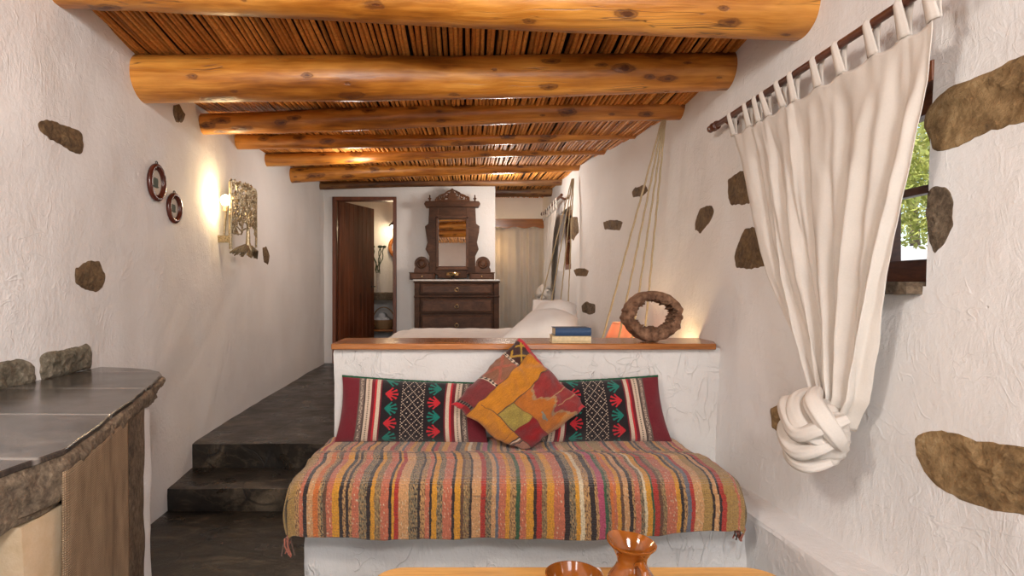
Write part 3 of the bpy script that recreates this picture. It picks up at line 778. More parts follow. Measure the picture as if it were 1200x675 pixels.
# ================================================================== BED
bed = thing('hanging_bed', (.2, 4.95, .5), 'wide white-covered bed behind the low wall, hung on ropes', 'bed')
m = MB(); m.box(-.78, 1.22, 3.82, 6.02, .55, .70); m.build('bed_frame', M['bedwood'], parent=bed, smooth=False, bevel=.01)
for x in (-.7, .9):
    for y in (3.95, 5.9):
        m = MB(); m.box(x-.04, x+.04, y-.04, y+.04, FZ, .55); m.build('leg', M['bedwood'], parent=bed, smooth=False, bevel=.006)
m = MB(); lumpbox(m, -.72, .95, 3.86, 5.98, .70, .80, .04, .06, .01, 3); m.build('mattress', M['sheet'], parent=bed)
m = MB()
def duv(u, v):
    x = lerp(-.76, .98, u); y = lerp(3.84, 6.0, v)
    e = min(1, 8*min(u, 1-u, v, 1-v))
    return Vector((x, y, .80+.028*e+.012*nz(x, y, 0, 3)+.008*nz(x, y, 3, 8)-.08*(1-e)))
m.grid(60, 70, duv); m.build('duvet', M['sheet'], parent=bed, solid=.01)

def pillow(corners, T, colf=None, nu=60, nv=60, pinch=.05, ptype='front', wr=.006, wsc=9, expo=.5, backcol=(.2, .02, .03), wob=0, blunt=()):
    """corners: s=0/t=0, s=1/t=0, s=1/t=1, s=0/t=1 ; two faces closed at the seam"""
    c00, c10, c11, c01 = [Vector(c) for c in corners]
    N = ((c10-c00).cross(c01-c00)).normalized()
    if N.y > 0: N = -N        # towards the camera
    m = MB()
    def pos(s, t, sgn):
        s2 = .5+(s-.5)*(1-pinch*4*t*(1-t)); t2 = .5+(t-.5)*(1-pinch*4*s*(1-s))
        p = (c00*(1-s2)+c10*s2)*(1-t2)+(c01*(1-s2)+c11*s2)*t2
        ctr = (c00+c10+c11+c01)/4
        for bs_, bt_, bk in blunt: p = p+(ctr-p)*bk*math.exp(-((s-bs_)**2+(t-bt_)**2)/.035)
        if wob: p = p+Vector((nz(s*4, t*4, 3), .4*nz(s*4, t*4, 13), nz(s*4, t*4, 23)))*wob+Vector((nz(s*11, t*11, 3), 0, nz(s*11, t*11, 23)))*wob*.4
        h = (math.sin(PI*s)*math.sin(PI*t))
        h = max(0, h)**expo
        w = wr*nz(p.x, p.y, p.z, wsc)*min(1, h*2)+wr*.5*nz(p.x, p.z, 4, wsc*2.3)*min(1, h*2)
        return p+N*(sgn*T*.5*h+w)
    m.grid(nu, nv, lambda u, v: pos(u, v, 1), False, (lambda u, v: colf(u, v)) if colf else None)
    m.grid(nu//2, nv//2, lambda u, v: pos(u, v, -1), False, (lambda u, v: backcol) if colf else None, True)
    return m, pos
pill = [([(.42, 4.75, .86), (.90, 4.55, .88), (.90, 4.80, 1.09), (.62, 4.95, 1.10)], .26, 'plump white pillow, the upper one leaning by the wall'),
        ([(.22, 4.22, .84), (.82, 4.10, .84), (.84, 4.42, 1.00), (.50, 4.52, 1.04)], .26, 'plump white pillow nearest the low wall'),
        ([(.55, 5.35, .86), (.92, 5.3, .86), (.90, 5.5, 1.10), (.62, 5.5, 1.12)], .22, 'white pillow at the back of the heap on the bed')]
for cs, T, lab in pill:
    m, _ = pillow(cs, T, None, 50, 40, .09, wr=.02, wsc=6, expo=.42); tag(m.build('pillow', M['sheet']), lab, 'pillow', 'white bed pillows')
# bedside lamp
lp = thing('bedside_lamp', (1.10, 4.05, .70), 'small lamp with a salmon shade behind the log ring', 'lamp')
m = MB(); m.lathe([(.055, 0), (.06, .012), (.03, .025), (.045, .08), (.05, .12), (.03, .17), (.012, .19), (.010, .23)], (1.10, 4.05, .70), 20); m.build('base', M['ceramic'], parent=lp)
m = MB(); m.grid(40, 8, lambda u, v: Vector((1.10+lerp(.155, .085, v)*math.cos(2*PI*u), 4.05+lerp(.155, .085, v)*math.sin(2*PI*u), lerp(.83, .99, v))), True); m.build('lamp_shade', M['shade'], parent=lp, solid=.002)
m = MB(); m.ball((1.10, 4.05, .92), .022); m.build('bulb', M['bulb'], parent=lp)

# ================================================================== RAG RUG ON THE BENCH
pal = dict(t=(.50, .29, .125), o=(.37, .225, .075), p=(.51, .15, .09), b=(.030, .018, .018), r=(.40, .035, .025), y=(.62, .29, .03), n=(.13, .06, .035),
           g=(.24, .19, .12), e=(.04, .10, .05), u=(.13, .14, .19), w=(.66, .56, .42), m=(.42, .07, .15), f=(.58, .16, .04), x=(.28, .20, .10), k=(.57, .31, .15))
S1 = [('o', 40), ('t', 20), ('p', 20), ('b', 20), ('k', 30), ('f', 25), ('t', 13), ('g', 12), ('n', 15), ('p', 30), ('y', 35), ('b', 18), ('t', 15), ('b', 15), ('t', 17), ('p', 35), ('g', 40), ('b', 20), ('y', 20), ('x', 30), ('p', 40), ('b', 15), ('y', 12), ('r', 22), ('k', 50), ('g', 45), ('b', 12), ('t', 25), ('p', 22), ('b', 12), ('y', 25), ('g', 30), ('p', 45), ('b', 14), ('y', 30), ('n', 15), ('x', 30), ('b', 12), ('k', 45), ('r', 25), ('g', 30), ('k', 22), ('u', 15), ('p', 35), ('y', 20)]
S2 = [('t', 30), ('e', 20), ('p', 30), ('y', 35), ('b', 15), ('r', 25), ('x', 25), ('y', 35), ('p', 50), ('b', 25), ('g', 30), ('y', 20), ('w', 20), ('t', 30), ('b', 25), ('t', 15), ('m', 30), ('e', 15), ('g', 15), ('f', 15), ('p', 15), ('y', 20), ('n', 15), ('k', 25), ('b', 18), ('t', 12), ('p', 25), ('g', 18), ('w', 12), ('y', 25), ('e', 10), ('r', 25), ('n', 15), ('x', 20), ('p', 50), ('y', 20), ('b', 15), ('t', 15), ('u', 20), ('r', 18), ('k', 40), ('o', 40), ('b', 12), ('k', 20), ('b', 12), ('r', 22), ('o', 55), ('p', 12), ('o', 20)]
seq = [(c, w/4.286) for c, w in S1]+[(c, w/4.138) for c, w in S2]
tot = sum(w for _, w in seq); acc = 0; edges = []
for c, w in seq: acc += w/tot; edges.append((acc, c))
rcol = random.Random(11)
def stripe(u, seed):
    for e, c in edges:
        if u <= e: return c
    return 'o'
def rugcol(u, v):
    # slow wander of the stripes + different alignment behind the seam
    uu = u+.0035*nz(v*9, u*3, 0, 1)+.0012*nz(u*160, v*60, 1)
    if v < .30: uu = (uu*1.06+.213) % 1.0
    c = stripe(clamp(uu), 0); b = pal[c]
    if .318 < v < .328: b = pal['n']
    k = 1+.30*nz(u*900, v*75, 2)+.22*nz(u*260, v*190, 5)
    if c in 'gxt' and nz(u*500, v*110, 7) > .12: b = pal['b'] if c == 'g' else pal['n']
    if c in 'gx' and nz(u*500, v*110, 17) > .30: b = pal['t']
    if c in 'kp' and nz(u*400, v*90, 27) > .46: b = pal['w']
    return (max(.01, b[0]*k), max(.01, b[1]*k*.97), max(.008, b[2]*k*.85))
PATH = [(2.975, .462), (2.80, .464), (2.66, .462), (2.622, .480), (2.606, .462), (2.50, .461), (2.42, .458), (2.35, .452), (2.315, .442), (2.298, .420), (2.292, .38), (2.288, .30), (2.288, .236)]
pl = [0]
for a, b in zip(PATH, PATH[1:]): pl.append(pl[-1]+math.hypot(a[0]-b[0], a[1]-b[1]))
def path(v):
    s_ = v*pl[-1]
    for i in range(len(PATH)-1):
        if pl[i+1] >= s_: break
    t = (s_-pl[i])/(pl[i+1]-pl[i]); return lerp(PATH[i][0], PATH[i+1][0], t), lerp(PATH[i][1], PATH[i+1][1], t)
def rugf(u, v):
    y, z = path(v)
    y2, z2 = path(min(1, v+.03)); y1, z1 = path(max(0, v-.03)); y, z = (y+y1+y2)/3, (z+z1+z2)/3
    if .25 < v < .36: y, z = path(v)
    xl = -.712+.012*nz(v*5, 1, 0); xr = interp([(0, 1.055), (.3, 1.06), (.42, 1.095), (.6, 1.10), (1, 1.085)], v)+.012*nz(v*7, 3, 0)
    x = lerp(xl, xr, u)
    hem = max(0, (v-.62)/.38)
    z += .006*nz(x*3, y*3, 2)+.003*nz(x*14, y*14, 3)
    if z < .4: y += (.010*math.sin(x*9+1)+.006*math.sin(x*23))*hem; z += hem*(-.010*math.cos(x*2.2)+.004*nz(x*12, 0, 0)+.028*clamp((u-.82)/.18))
    e = min(u, 1-u)*(xr-xl)
    if e < .03: z -= (1-e/.03)**2*.02
    return Vector((x, y, z+.004))
rug = thing('rag_rug', (.19, 2.6, .45), 'multicoloured striped rag rug draped over the built-in bench', 'rug')
m = MB(); m.grid(820, 150, rugf, False, rugcol); m.build('woven_cloth', M['rug'], parent=rug, solid=.006)
# side falls
m = MB()
def sidef(s):
    def g(u, v):
        y, z = path(lerp(.03, .80, u)); p = rugf(0 if s < 0 else 1, lerp(.03, .80, u))
        zb = .25 if s < 0 else lerp(.40, .27, u)
        return Vector((p.x+s*(.006+.012*math.sin(v*PI)), p.y, lerp(p.z, min(zb, p.z-.005), v)))
    return g
m.grid(50, 12, sidef(-1), False, lambda u, v: tuple(q*(1+.3*nz(u*90, v*60, 2)) for q in pal['o']))
m.build('side_fall', M['rug'], parent=rug, solid=.005); m = MB()
m.grid(50, 12, sidef(1), False, lambda u, v: tuple(q*(1+.3*nz(u*90, v*60, 2)) for q in pal['x']))
m.build('side_fall', M['rug'], parent=rug, solid=.005)
q = random.Random(2)
for (x0, y0, z0, cc) in ((-.715, 2.29, .245, 'n'), (1.095, 2.33, .29, 'n')):
    m = MB()
    for k in range(9):
        a = Vector((x0+q.uniform(-.012, .012), y0+q.uniform(-.015, .03), z0)); m.tube([a, a+Vector((q.uniform(-.01, .01), 0, -.03)), a+Vector((q.uniform(-.018, .018), q.uniform(-.01, .01), -.065-q.uniform(0, .02)))], .003, 5, pal['p'] if k % 3 else pal['n'])
    m.build('tassel', M['rug'], parent=rug)

# ================================================================== CUSHIONS
MAR = (.16, .014, .022); RED = (.50, .022, .03); TEAL = (.01, .17, .13); BLK = (.016, .011, .013); CRM = (.62, .48, .36); GRY = (.13, .09, .075)
def leafm(x, y, flip):
    if flip: x = -x
    # x,y about the motif centre, unit = half size; fan opening to the left
    X_ = x+.9; r = math.hypot(X_, y)
    if r < .25: return True
    if r > 1.95: return False
    an = math.degrees(math.atan2(y, X_))
    for a0, ln in ((0, 1.9), (26, 1.85), (-26, 1.85), (52, 1.55), (-52, 1.55)):
        da = math.radians(an-a0)
        if abs(math.sin(da))*r < .17+.05*math.sin(r*4) and r < ln and abs(da) < 1: return True
    return False
def bolster_col(u, v):
    U = u; V = v
    if U > .5: W = 1-U
    else: W = U
    k = 1+.18*nz(u*300, v*120, 1)
    def o(c): return tuple(q*k for q in c)
    if W < .125: return o(MAR)
    if W < .165: return o(GRY if nz(U*200, V*80, 3) > -.1 or abs(W-.145) > .01 else CRM)
    if W < .172: return o(BLK)
    if W < .188: return o(CRM)
    if W < .196: return o(BLK if V*60 % 2 < 1 else CRM)
    if W < .212: return o(CRM)
    if W < .235: return o(MAR)
    if W < .25: return o(RED)
    if W < .275: return o(CRM)
    if W < .285: return o(MAR)
    if W < .295: return o(BLK)
    if W < .42:
        for r in range(-1, 5):
            off = 0 if U < .5 else .5
            cy = (r+off+.15)*.235+.02; mx = .357 if U < .5 else .643
            cc = (TEAL, RED)[(r+(0 if U < .5 else 1)) % 2]
            if leafm((U-mx)/.042, (V-cy)/.085, U > .5): return o(cc)
        return o(BLK)
    # centre strip of dots
    a = int(round((U-.5)*110)); b = int(round(V*44))
    da = abs(((a+4) % 8)-4); db = abs(((b+4) % 8)-4)
    if abs((U-.5)*110-a) > .36 or abs(V*44-b) > .36: return o(BLK)
    if (a+b) % 2 == 0 and (da+db in (0, 4) or (da+db == 8) or (abs(a) == 8 and b % 2 == 0)): return o(CRM)
    return o(BLK)
def cushion(corners, T, colf, name, label, nu, nv, pinch, wr, piping=True, expo=.5, group=None, wsc=9, blunt=(), wob=0):
    c = sum((Vector(q) for q in corners), Vector())/4
    m, pos = pillow(corners, T, colf, nu, nv, pinch, wr=wr, expo=expo, wsc=wsc, blunt=blunt, wob=wob)
    t = thing(name, (c.x, c.y, min(Vector(q).z for q in corners)), label, 'cushion', group)
    m.build('cover', M['kilim'], parent=t)
    if piping:
        m = MB(); m.tube([pos(i/60, 1.0, 0)+Vector((0, 0, .002+.002*nz(i, 0, 0, .9))) for i in range(61)], .0055, 7); m.build('piping', M['green'], parent=t)
    return t, pos
g_ = 'pair of woven bolsters against the low wall'
cushion([P(392, 518, 2.87), P(572, 520, 2.87), P(572, 450, 2.945), P(401, 441, 2.945)], .15, bolster_col, 'bolster_cushion', 'dark red bolster cushion with woven red and green leaves, left of the patchwork cushion', 360, 180, .045, .008, group=g_)
cushion([P(610, 520, 2.87), P(788, 518, 2.87), P(771, 441, 2.945), P(614, 448, 2.945)], .15, bolster_col, 'bolster_cushion', 'dark red bolster cushion with woven red and green leaves, right of the patchwork cushion', 360, 180, .045, .008, group=g_)
MUS = (.50, .19, .018); OLV = (.30, .22, .05); ORG = (.40, .125, .02); BRN = (.24, .10, .055); DRED = (.22, .012, .014); MRN = (.17, .03, .03)
def patch(s, t):     # s towards the top corner, t towards the bottom corner
    k = 1+.22*nz(s*160, t*160, 1)+.16*nz(s*9, t*70, 4)+.10*nz(s*5, t*5, 9)
    def o(c): return tuple(q*k for q in c)
    for e in (abs(t-.21)*1 if s < 2 else 1, abs(t-.46) if s > .16 else 1, abs(s-.41) if t > .46 else 1, abs(s-.16) if t > .25 else 1, abs(t-.70) if s < .41 else 1):
        if e < .004: return o((.10, .05, .03))
    if t < .21:
        if s < .045: return o(RED if t < .12 else DRED)
        if s < .085: return o(BLK if (int(t*60) % 2) else GRY)
        if s < .40: return o(MRN)
        if s < .43 or .745 < s < .775:
            z = abs(((t*45) % 2)-1); return o(CRM if z > (s*60 % 1) else BLK)
        if s < .745:
            a = abs(((t+s*.6)*11 % 2)-1); b = abs(((t-s*.6)*11 % 2)-1)
            return o((.34, .10, .06) if min(a, b) < .2 else BRN)
        if s > .955: return o(RED)
        a = abs(((t*1.0)*12 % 2)-1)-abs(((s)*14 % 2)-1)
        return o((.42, .24, .03) if abs(a) < .2 and t > .03 else (.05, .018, .014))
    if t < .46 and s > .16:
        if s > .96: return o(RED)
        return o(MUS)
    if s <= .16:
        if t < .25: return o(MUS)
        if t < .82: return o(MUS if s > .0 else MUS)
        q = int((t-.82)*60)
        if t < .90: return o((BLK, CRM, BRN, GRY)[q % 4])
        return o((.36, .17, .11))
    if s < .41:
        if t < .70: return o(tuple(a*(1+.5*nz(s*200, t*200, 7)) for a in OLV))
        return o(DRED)
    # kilim field: saw-tooth between orange and maroon, grey outline, small grey hook
    x = (s-.41)/.59; y = (t-.46)/.54
    saw = .45+.34*(abs(((y*1.9+.15) % 1)-.5)*2-.5)+.12*math.floor(y*8)/8-.03*(int(y*26) % 2)
    if abs(y-.34-.1*x) < .010 and x > .45 or abs(y-.66) < .010 and x > .5: return o((.40, .24, .12))
    if math.hypot((x-.18), (y-.62)) < .05 or (abs(x-.20) < .018 and abs(y-.62) < .10): return o((.20, .19, .15))
    if abs(x-saw) < .035: return o((.33, .19, .09))
    if x > saw: return o(RED if (y > .93 and x > .8) else (.26, .03, .028))
    return o(ORG if y < .9 else (.42, .18, .05))
Lc, Tc, Rc, Bc = P(526, 474, 2.75), P(608, 396, 2.885), P(688, 477, 2.77), P(612, 537, 2.71)
# s: L->T , t: L->B
cushion([Lc, Tc, Rc, Bc], .19, patch, 'patchwork_cushion', 'mustard, red and brown patchwork cushion standing on its corner between the bolsters', 190, 190, .03, .020, piping=False, expo=.42, wsc=13, blunt=((0, 1, .15), (0, 0, .02), (1, 1, .02)), wob=.018)

# ================================================================== THINGS ON THE CAP
def book(x0, x1, y0, y1, z, h, mat, label, rz=0):
    c = Vector(((x0+x1)/2, (y0+y1)/2, z)); t = thing('book', c, label, 'book', 'books on the wooden cap')
    Mx = Matrix.Translation(c) @ Matrix.Rotation(rz, 4, 'Z') @ Matrix.Translation(-c)
    m = MB(); k = .003; m.box(x0, x1, y0, y1, z, z+k); m.box(x0, x1, y0, y1, z+h-k, z+h)
    n = 8; sp = [(y0+.004-.007*math.sin(PI*i/n), z+h*i/n) for i in range(n+1)]
    m.prism(sp+[(y0+.008, z+h), (y0+.008, z)], lambda y, zz: Vector((x0, y, zz)), lambda y, zz: Vector((x1, y, zz)))
    m.xf(Mx); m.build('cover', mat, parent=t, smooth=False, bevel=.001)
    m = MB(); m.box(x0+.004, x1-.004, y0+.006, y1-.004, z+k, z+h-k); m.xf(Mx); m.build('pages', M['paper'], parent=t, smooth=False)
    return t
book(.433, .632, 2.96, 3.10, .948, .036, M['cream'], 'cream-covered book at the bottom of the pair on the wooden cap', -.03)
bk = book(.448, .632, 2.97, 3.10, .985, .040, M['blue'], 'dark blue book on top of the cream one', .02)
# hollow log ring
m = MB()
def ringf(u, v):
    a = 2*PI*u; b = 2*PI*v
    ca, sa = math.cos(a), math.sin(a)
    ro = Vector((ca*.158*(1+.09*nz(ca, sa, 1, 1.4)+.08*nz(ca, sa, 2, 5)+.03*nz(ca, sa, 2, 16)), 0, sa*.131*(1+.06*nz(ca, sa, 4, 1.6)+.04*nz(ca, sa, 8, 6))))
    jag = .97+.20*nz(ca, sa, 6, 3)+.22*nz(ca, sa, v*2, 9)+.10*nz(ca, sa, v*3, 22)
    ri = Vector((.006+ca*.119*jag, 0, .006+sa*.076*jag))
    # rounded rectangle section
    cb, sb = math.cos(b), math.sin(b)
    k = .5+.5*math.copysign(abs(cb)**.45, cb); y = math.copysign(abs(sb)**.5, sb)*.05
    p = ri.lerp(ro, k); y += .007*nz(p.x, p.z, 3, 24)+.004*nz(p.x, p.z, v, 70)
    return Vector((p.x, y, p.z))*1.0
m.grid(150, 30, lambda u, v: ringf(u, v), True)
cr = Vector((.968, 3.06, 1.078))
m.xf(Matrix.Translation(cr) @ Matrix.Rotation(.18, 4, 'Z')); zmin = min(p.z for p in m.v)
m.v = [p+Vector((0, 0, .9475-zmin)) for p in m.v]
tag(m.build('hollow_log_ring', M['bark'], angle=70), 'ring cut from a hollow log standing on the wooden cap', 'wood ornament')

# ================================================================== DRESSER
yF, yB = 6.90, 7.36
ds = thing('dresser', (-.13, 7.1, FZ), 'antique dark walnut chest of drawers with mirror against the far wall', 'dresser')
X0, X1 = -.645, .385; ZT = 1.325
m = MB(); m.box(X0+.03, X1-.03, yF+.03, yB, FZ+.08, ZT-.03); m.box(X0, X1, yF, yB, FZ, FZ+.09)
for xa in (X0+.01, X1-.075): m.box(xa, xa+.065, yF+.005, yF+.06, FZ+.09, ZT-.035)
m.box(X0, X1, yF-.005, yB, ZT-.035, ZT-.012); m.box(X0+.005, X1-.005, yF, yB, 1.115, 1.14)
m.build('body', M['dresser'], parent=ds, smooth=False, bevel=.006)
m = MB(); m.box(X0-.005, X1+.005, yF-.012, yB, ZT-.012, ZT+.006); m.build('marble_top', M['marble'], parent=ds, smooth=False, bevel=.003)
for z0, z1 in ((1.15, 1.28), (.93, 1.105), (.68, .91), (.42, .66)):
    m = MB(); m.box(X0+.085, X1-.085, yF+.004, yF+.05, z0, z1); 
    dr = m.build('drawer', M['dresser'], parent=ds, smooth=False, bevel=.004)
    m = MB(); m.box(X0+.105, X1-.105, yF-.006, yF+.02, z0+.02, z1-.02); m.build('panel', M['dresser2'], parent=dr, smooth=False, bevel=.006)
    m = MB(); cc = Vector(((X0+X1)/2, yF-.012, (z0+z1)/2)); m.tube([cc+Vector((.022*math.cos(a), -.004, .022*math.sin(a)-.008)) for a in [i*PI/8 for i in range(17)]], .0035, 6); m.ball(cc+Vector((0, 0, .014)), .009); m.build('ring_pull', M['candle'], parent=dr)
sc_ = 7.18/F
def DP(px, py): return (px-CX)*sc_, CZ-(py-CY)*sc_
yM0, yM1 = 7.18, 7.26
def flat(mb, poly, y0, y1): return mb.prism([DP(*p) for p in poly], lambda x, z: Vector((x, y0, z)), lambda x, z: Vector((x, y1, z)))
m = MB()   # mirror frame
flat(m, [(503, 241), (514, 241), (514, 322), (503, 322), (503, 300), (498.5, 292), (501, 284), (499, 272), (498, 265), (502, 262)], yM0, yM1)
flat(m, [(557, 241), (546, 241), (546, 322), (557, 322), (557, 300), (561, 292), (559, 284), (561.5, 272), (562, 265), (558, 262)], yM0, yM1)
flat(m, [(513, 241), (547, 241), (547, 257), (513, 257)], yM0+.002, yM1); flat(m, [(513, 312), (547, 312), (547, 326), (513, 326)], yM0+.002, yM1)
mf = m.build('mirror_frame', M['dresser'], parent=ds, smooth=False, bevel=.005)
m = MB(); flat(m, [(499, 236), (561, 236), (563, 239), (561, 243), (499, 243), (497, 239)], yM0-.035, yM1); m.build('cornice', M['dresser'], parent=ds, smooth=False, bevel=.006)
m = MB(); xa, za = DP(513.5, 256); xb, zb = DP(546.5, 313); m.box(xa, xb, yM0+.03, yM0+.035, zb, za); m.build('mirror_glass', M['mirror'], parent=mf, smooth=False)
m = MB(); 
for (p0, p1, q0, q1) in ((511, 514, 254, 315), (546, 549, 254, 315)): flat(m, [(p0, q0), (p1, q0), (p1, q1), (p0, q1)], yM0-.012, yM0+.03)
for (q0, q1) in ((253, 256.2), (312.8, 316)): flat(m, [(511, q0), (549, q0), (549, q1), (511, q1)], yM0-.012, yM0+.03)
m.build('inner_moulding', M['dresser2'], parent=mf, smooth=False, bevel=.004)
# carved pediment: scrolls
m = MB()
def scroll(mb, cx, cy, r, turns, sgn, thick):
    pts = []
    for i in range(26):
        a = sgn*i/25*turns*2*PI; rr_ = r*(1-.8*i/25); x, z = DP(cx+rr_*math.cos(a), cy-rr_*math.sin(a)); pts.append((x, yM0+.02, z))
    mb.tube(pts, thick, 6, flat=1)
for sgn in (-1, 1):
    for cx, cy, r in ((17, 232.5, 2.6), (11.5, 230.5, 3.2), (6, 228, 3.6), (2.6, 232, 2.6)): scroll(m, 530+sgn*cx, cy, r, 1.4, sgn, .010)
    m.tube([(DP(530+sgn*a, b)[0], yM0+.02, DP(530+sgn*a, b)[1]) for a, b in ((20, 234.5), (15, 229), (9, 227), (5, 224), (1, 222.5))], .011, 6)
flat(m, [(509, 236), (551, 236), (549, 233.8), (511, 233.8)], yM0, yM0+.04)
flat(m, [(524, 234), (536, 234), (534, 227), (530, 222), (526, 227)], yM0+.008, yM0+.032)
m.ball((DP(530, 223)[0], yM0+.02, DP(530, 223)[1]), .022, (1, .7, 1.2)); m.build('carved_pediment', M['dresser2'], parent=ds)
for px in (503.5, 556.5):
    m = MB(); x, z = DP(px, 236); m.lathe([(.018, 0), (.02, .008), (.008, .016), (.016, .03), (.02, .04), (.010, .052), (.005, .06), (.012, .068), (.004, .085)], (x, yM0+.03, z), 14); m.ball((x, yM0+.03, z+.038), .012, (2, .8, .7)); m.build('finial', M['dresser2'], parent=ds)
for sgn in (-1, 1):
    c0 = 530+sgn*1; 
    m = MB(); xa = DP(530-sgn*48.5, 0)[0]; xb = DP(530-sgn*20, 0)[0]; xa, xb = min(xa, xb), max(xa, xb)
    z0 = ZT+.006; z1 = DP(0, 319.5)[1]; m.box(xa, xb, 7.02, 7.30, z0, z1); m.box(xa-.008, xb+.008, 7.01, 7.31, z1-.012, z1)
    bx = m.build('small_drawer_box', M['dresser'], parent=ds, smooth=False, bevel=.004)
    m = MB(); m.box(xa+.02, xb-.03, 7.012, 7.03, z0+.012, z1-.02); m.build('drawer', M['dresser2'], parent=bx, smooth=False, bevel=.003)
    m = MB(); m.ball(((xa+xb)/2, 7.005, (z0+z1)/2-.004), .011); m.build('knob', M['candle'], parent=bx)
    m = MB(); cx = 530-sgn*36.0
    poly = [(cx+sgn*14, 319.5), (cx-sgn*9, 319.5), (cx-sgn*9, 316)]
    for i in range(15):
        a = PI*1.15-(i/14)*PI*1.25
        poly.append((cx+ sgn*(-1)*-8.5*math.cos(a), 309-8.5*math.sin(a)))
    poly += [(cx+sgn*12, 313), (cx+sgn*14, 306)]
    flat(m, poly, yM0+.01, yM0+.05); 
    x, z = DP(cx, 309); m.lathe([(.058, 0), (.062, .01), (.05, .02), (.04, .014), (.028, .024), (.0, .026)], (x, yM0+.012, z), 20, Matrix.Rotation(PI/2, 4, 'X'))
    m.build('side_scroll', M['dresser2'], parent=ds, smooth=False, bevel=.003)
cd = thing('candle_dish', (-.18, 7.02, ZT+.006), 'small gold candle dish on a dark foot on the dresser', 'candle holder')
m = MB(); m.lathe([(.055, 0), (.05, .008), (.015, .014), (.012, .03), (.03, .04)], (-.18, 7.0, ZT+.007), 20); m.build('foot', M['black'], parent=cd)
m = MB(); m.lathe([(.03, .036), (.075, .05), (.085, .075), (.08, .085), (.02, .08)], (-.18, 7.0, ZT+.007), 24); m.build('dish', M['candle'], parent=cd)

# ================================================================== WASHROOM BITS
yw = 8.93
m = MB(); lumpbox(m, -1.9, -.73, 8.55, 9.14, 1.05, 1.16, .01, .05, .006, 8); tag(m.build('wash_stand_slab', M['stone3']), 'grey stone wash shelf in the washroom', 'shelf')
m = MB(); m.box(-1.9, -.73, 8.6, 9.14, .585, .615); tag(m.build('lower_shelf', M['cap'], smooth=False, bevel=.004), 'wooden shelf under the wash slab holding the basket', 'shelf')
bs = thing('towel_basket', (-1.27, 8.78, .615), 'wicker basket with a tall handle on the lower washroom shelf', 'basket')
m = MB(); m.lathe([(.12, 0), (.15, .05), (.165, .12), (.17, .135), (.155, .135), (.14, .06), (.11, .012)], (-1.27, 8.78, .617), 26); m.build('bowl', M['wicker'], parent=bs)
m = MB(); m.tube([Vector((-1.27+.162*math.cos(a), 8.78, .74+.20*math.sin(a))) for a in [i*PI/14 for i in range(15)]], .009, 6); m.build('handle', M['wicker'], parent=bs)
for i, (dx, dz, lab) in enumerate(((-.075, .125, 'rolled white towel, left one in the basket'), (.045, .125, 'rolled white towel, right one in the basket'), (-.015, .19, 'rolled white towel on top in the basket'))):
    m = MB(); m.tube([(-1.27+dx, 8.66, .617+dz), (-1.27+dx, 8.68, .617+dz), (-1.27+dx, 8.88, .617+dz), (-1.27+dx, 8.90, .617+dz)], [.03, .055, .055, .03], 14); tag(m.build('rolled_towel', M['towel']), lab, 'towel', 'rolled towels')
rm = thing('round_mirror', (-1.06, 9.13, 1.86), 'round wood-framed mirror hanging in the washroom', 'mirror')
m = MB(); m.tube([Vector((-1.05+.17*math.cos(a), 9.12, 1.87+.17*math.sin(a))) for a in [i*PI/20 for i in range(41)]], .03, 10); m.build('frame', M['cap'], parent=rm)
m = MB(); m.lathe([(.16, 0), (.16, .01)], (-1.05, 9.13, 1.87), 30, Matrix.Rotation(PI/2, 4, 'X')); m.build('glass', M['mirror'], parent=rm)
wl = thing('washroom_lamp', (-1.16, 9.0, 2.2), 'dark iron wall lamp glowing above the round mirror', 'lamp')
m = MB(); m.tube([(-1.16, 9.14, 2.24), (-1.16, 9.05, 2.27), (-1.16, 8.98, 2.22)], .012, 8); m.lathe([(.02, .05), (.04, .03), (.07, 0)], (-1.16, 8.97, 2.19), 16, cap=False); m.build('arm', M['black'], parent=wl)
m = MB(); m.ball((-1.16, 8.97, 2.185), .03); m.build('bulb', M['bulb'], parent=wl)
vs_ = thing('tall_vase', (-1.37, 8.85, 1.16), 'slim pale vase with dark twisted stems on the wash shelf', 'vase')
m = MB(); m.lathe([(.035, 0), (.04, .02), (.03, .10), (.022, .22), (.030, .30), (.026, .30), (.02, .2)], (-1.37, 8.85, 1.162), 16); m.build('vessel', M['marble'], parent=vs_)
for k in range(5):
    m = MB(); q = random.Random(k); a0 = k*1.3
    m.tube([(-1.37+.012*math.cos(a0)*i+.016*math.sin(i*1.5+k), 8.85+.006*i*math.sin(a0), 1.40+.055*i) for i in range(9)], .008, 6); m.ball((-1.37+.1*math.cos(a0), 8.85, 1.86), .03, (1, 1, .7)); m.build('stem', M['leaf'], parent=vs_)

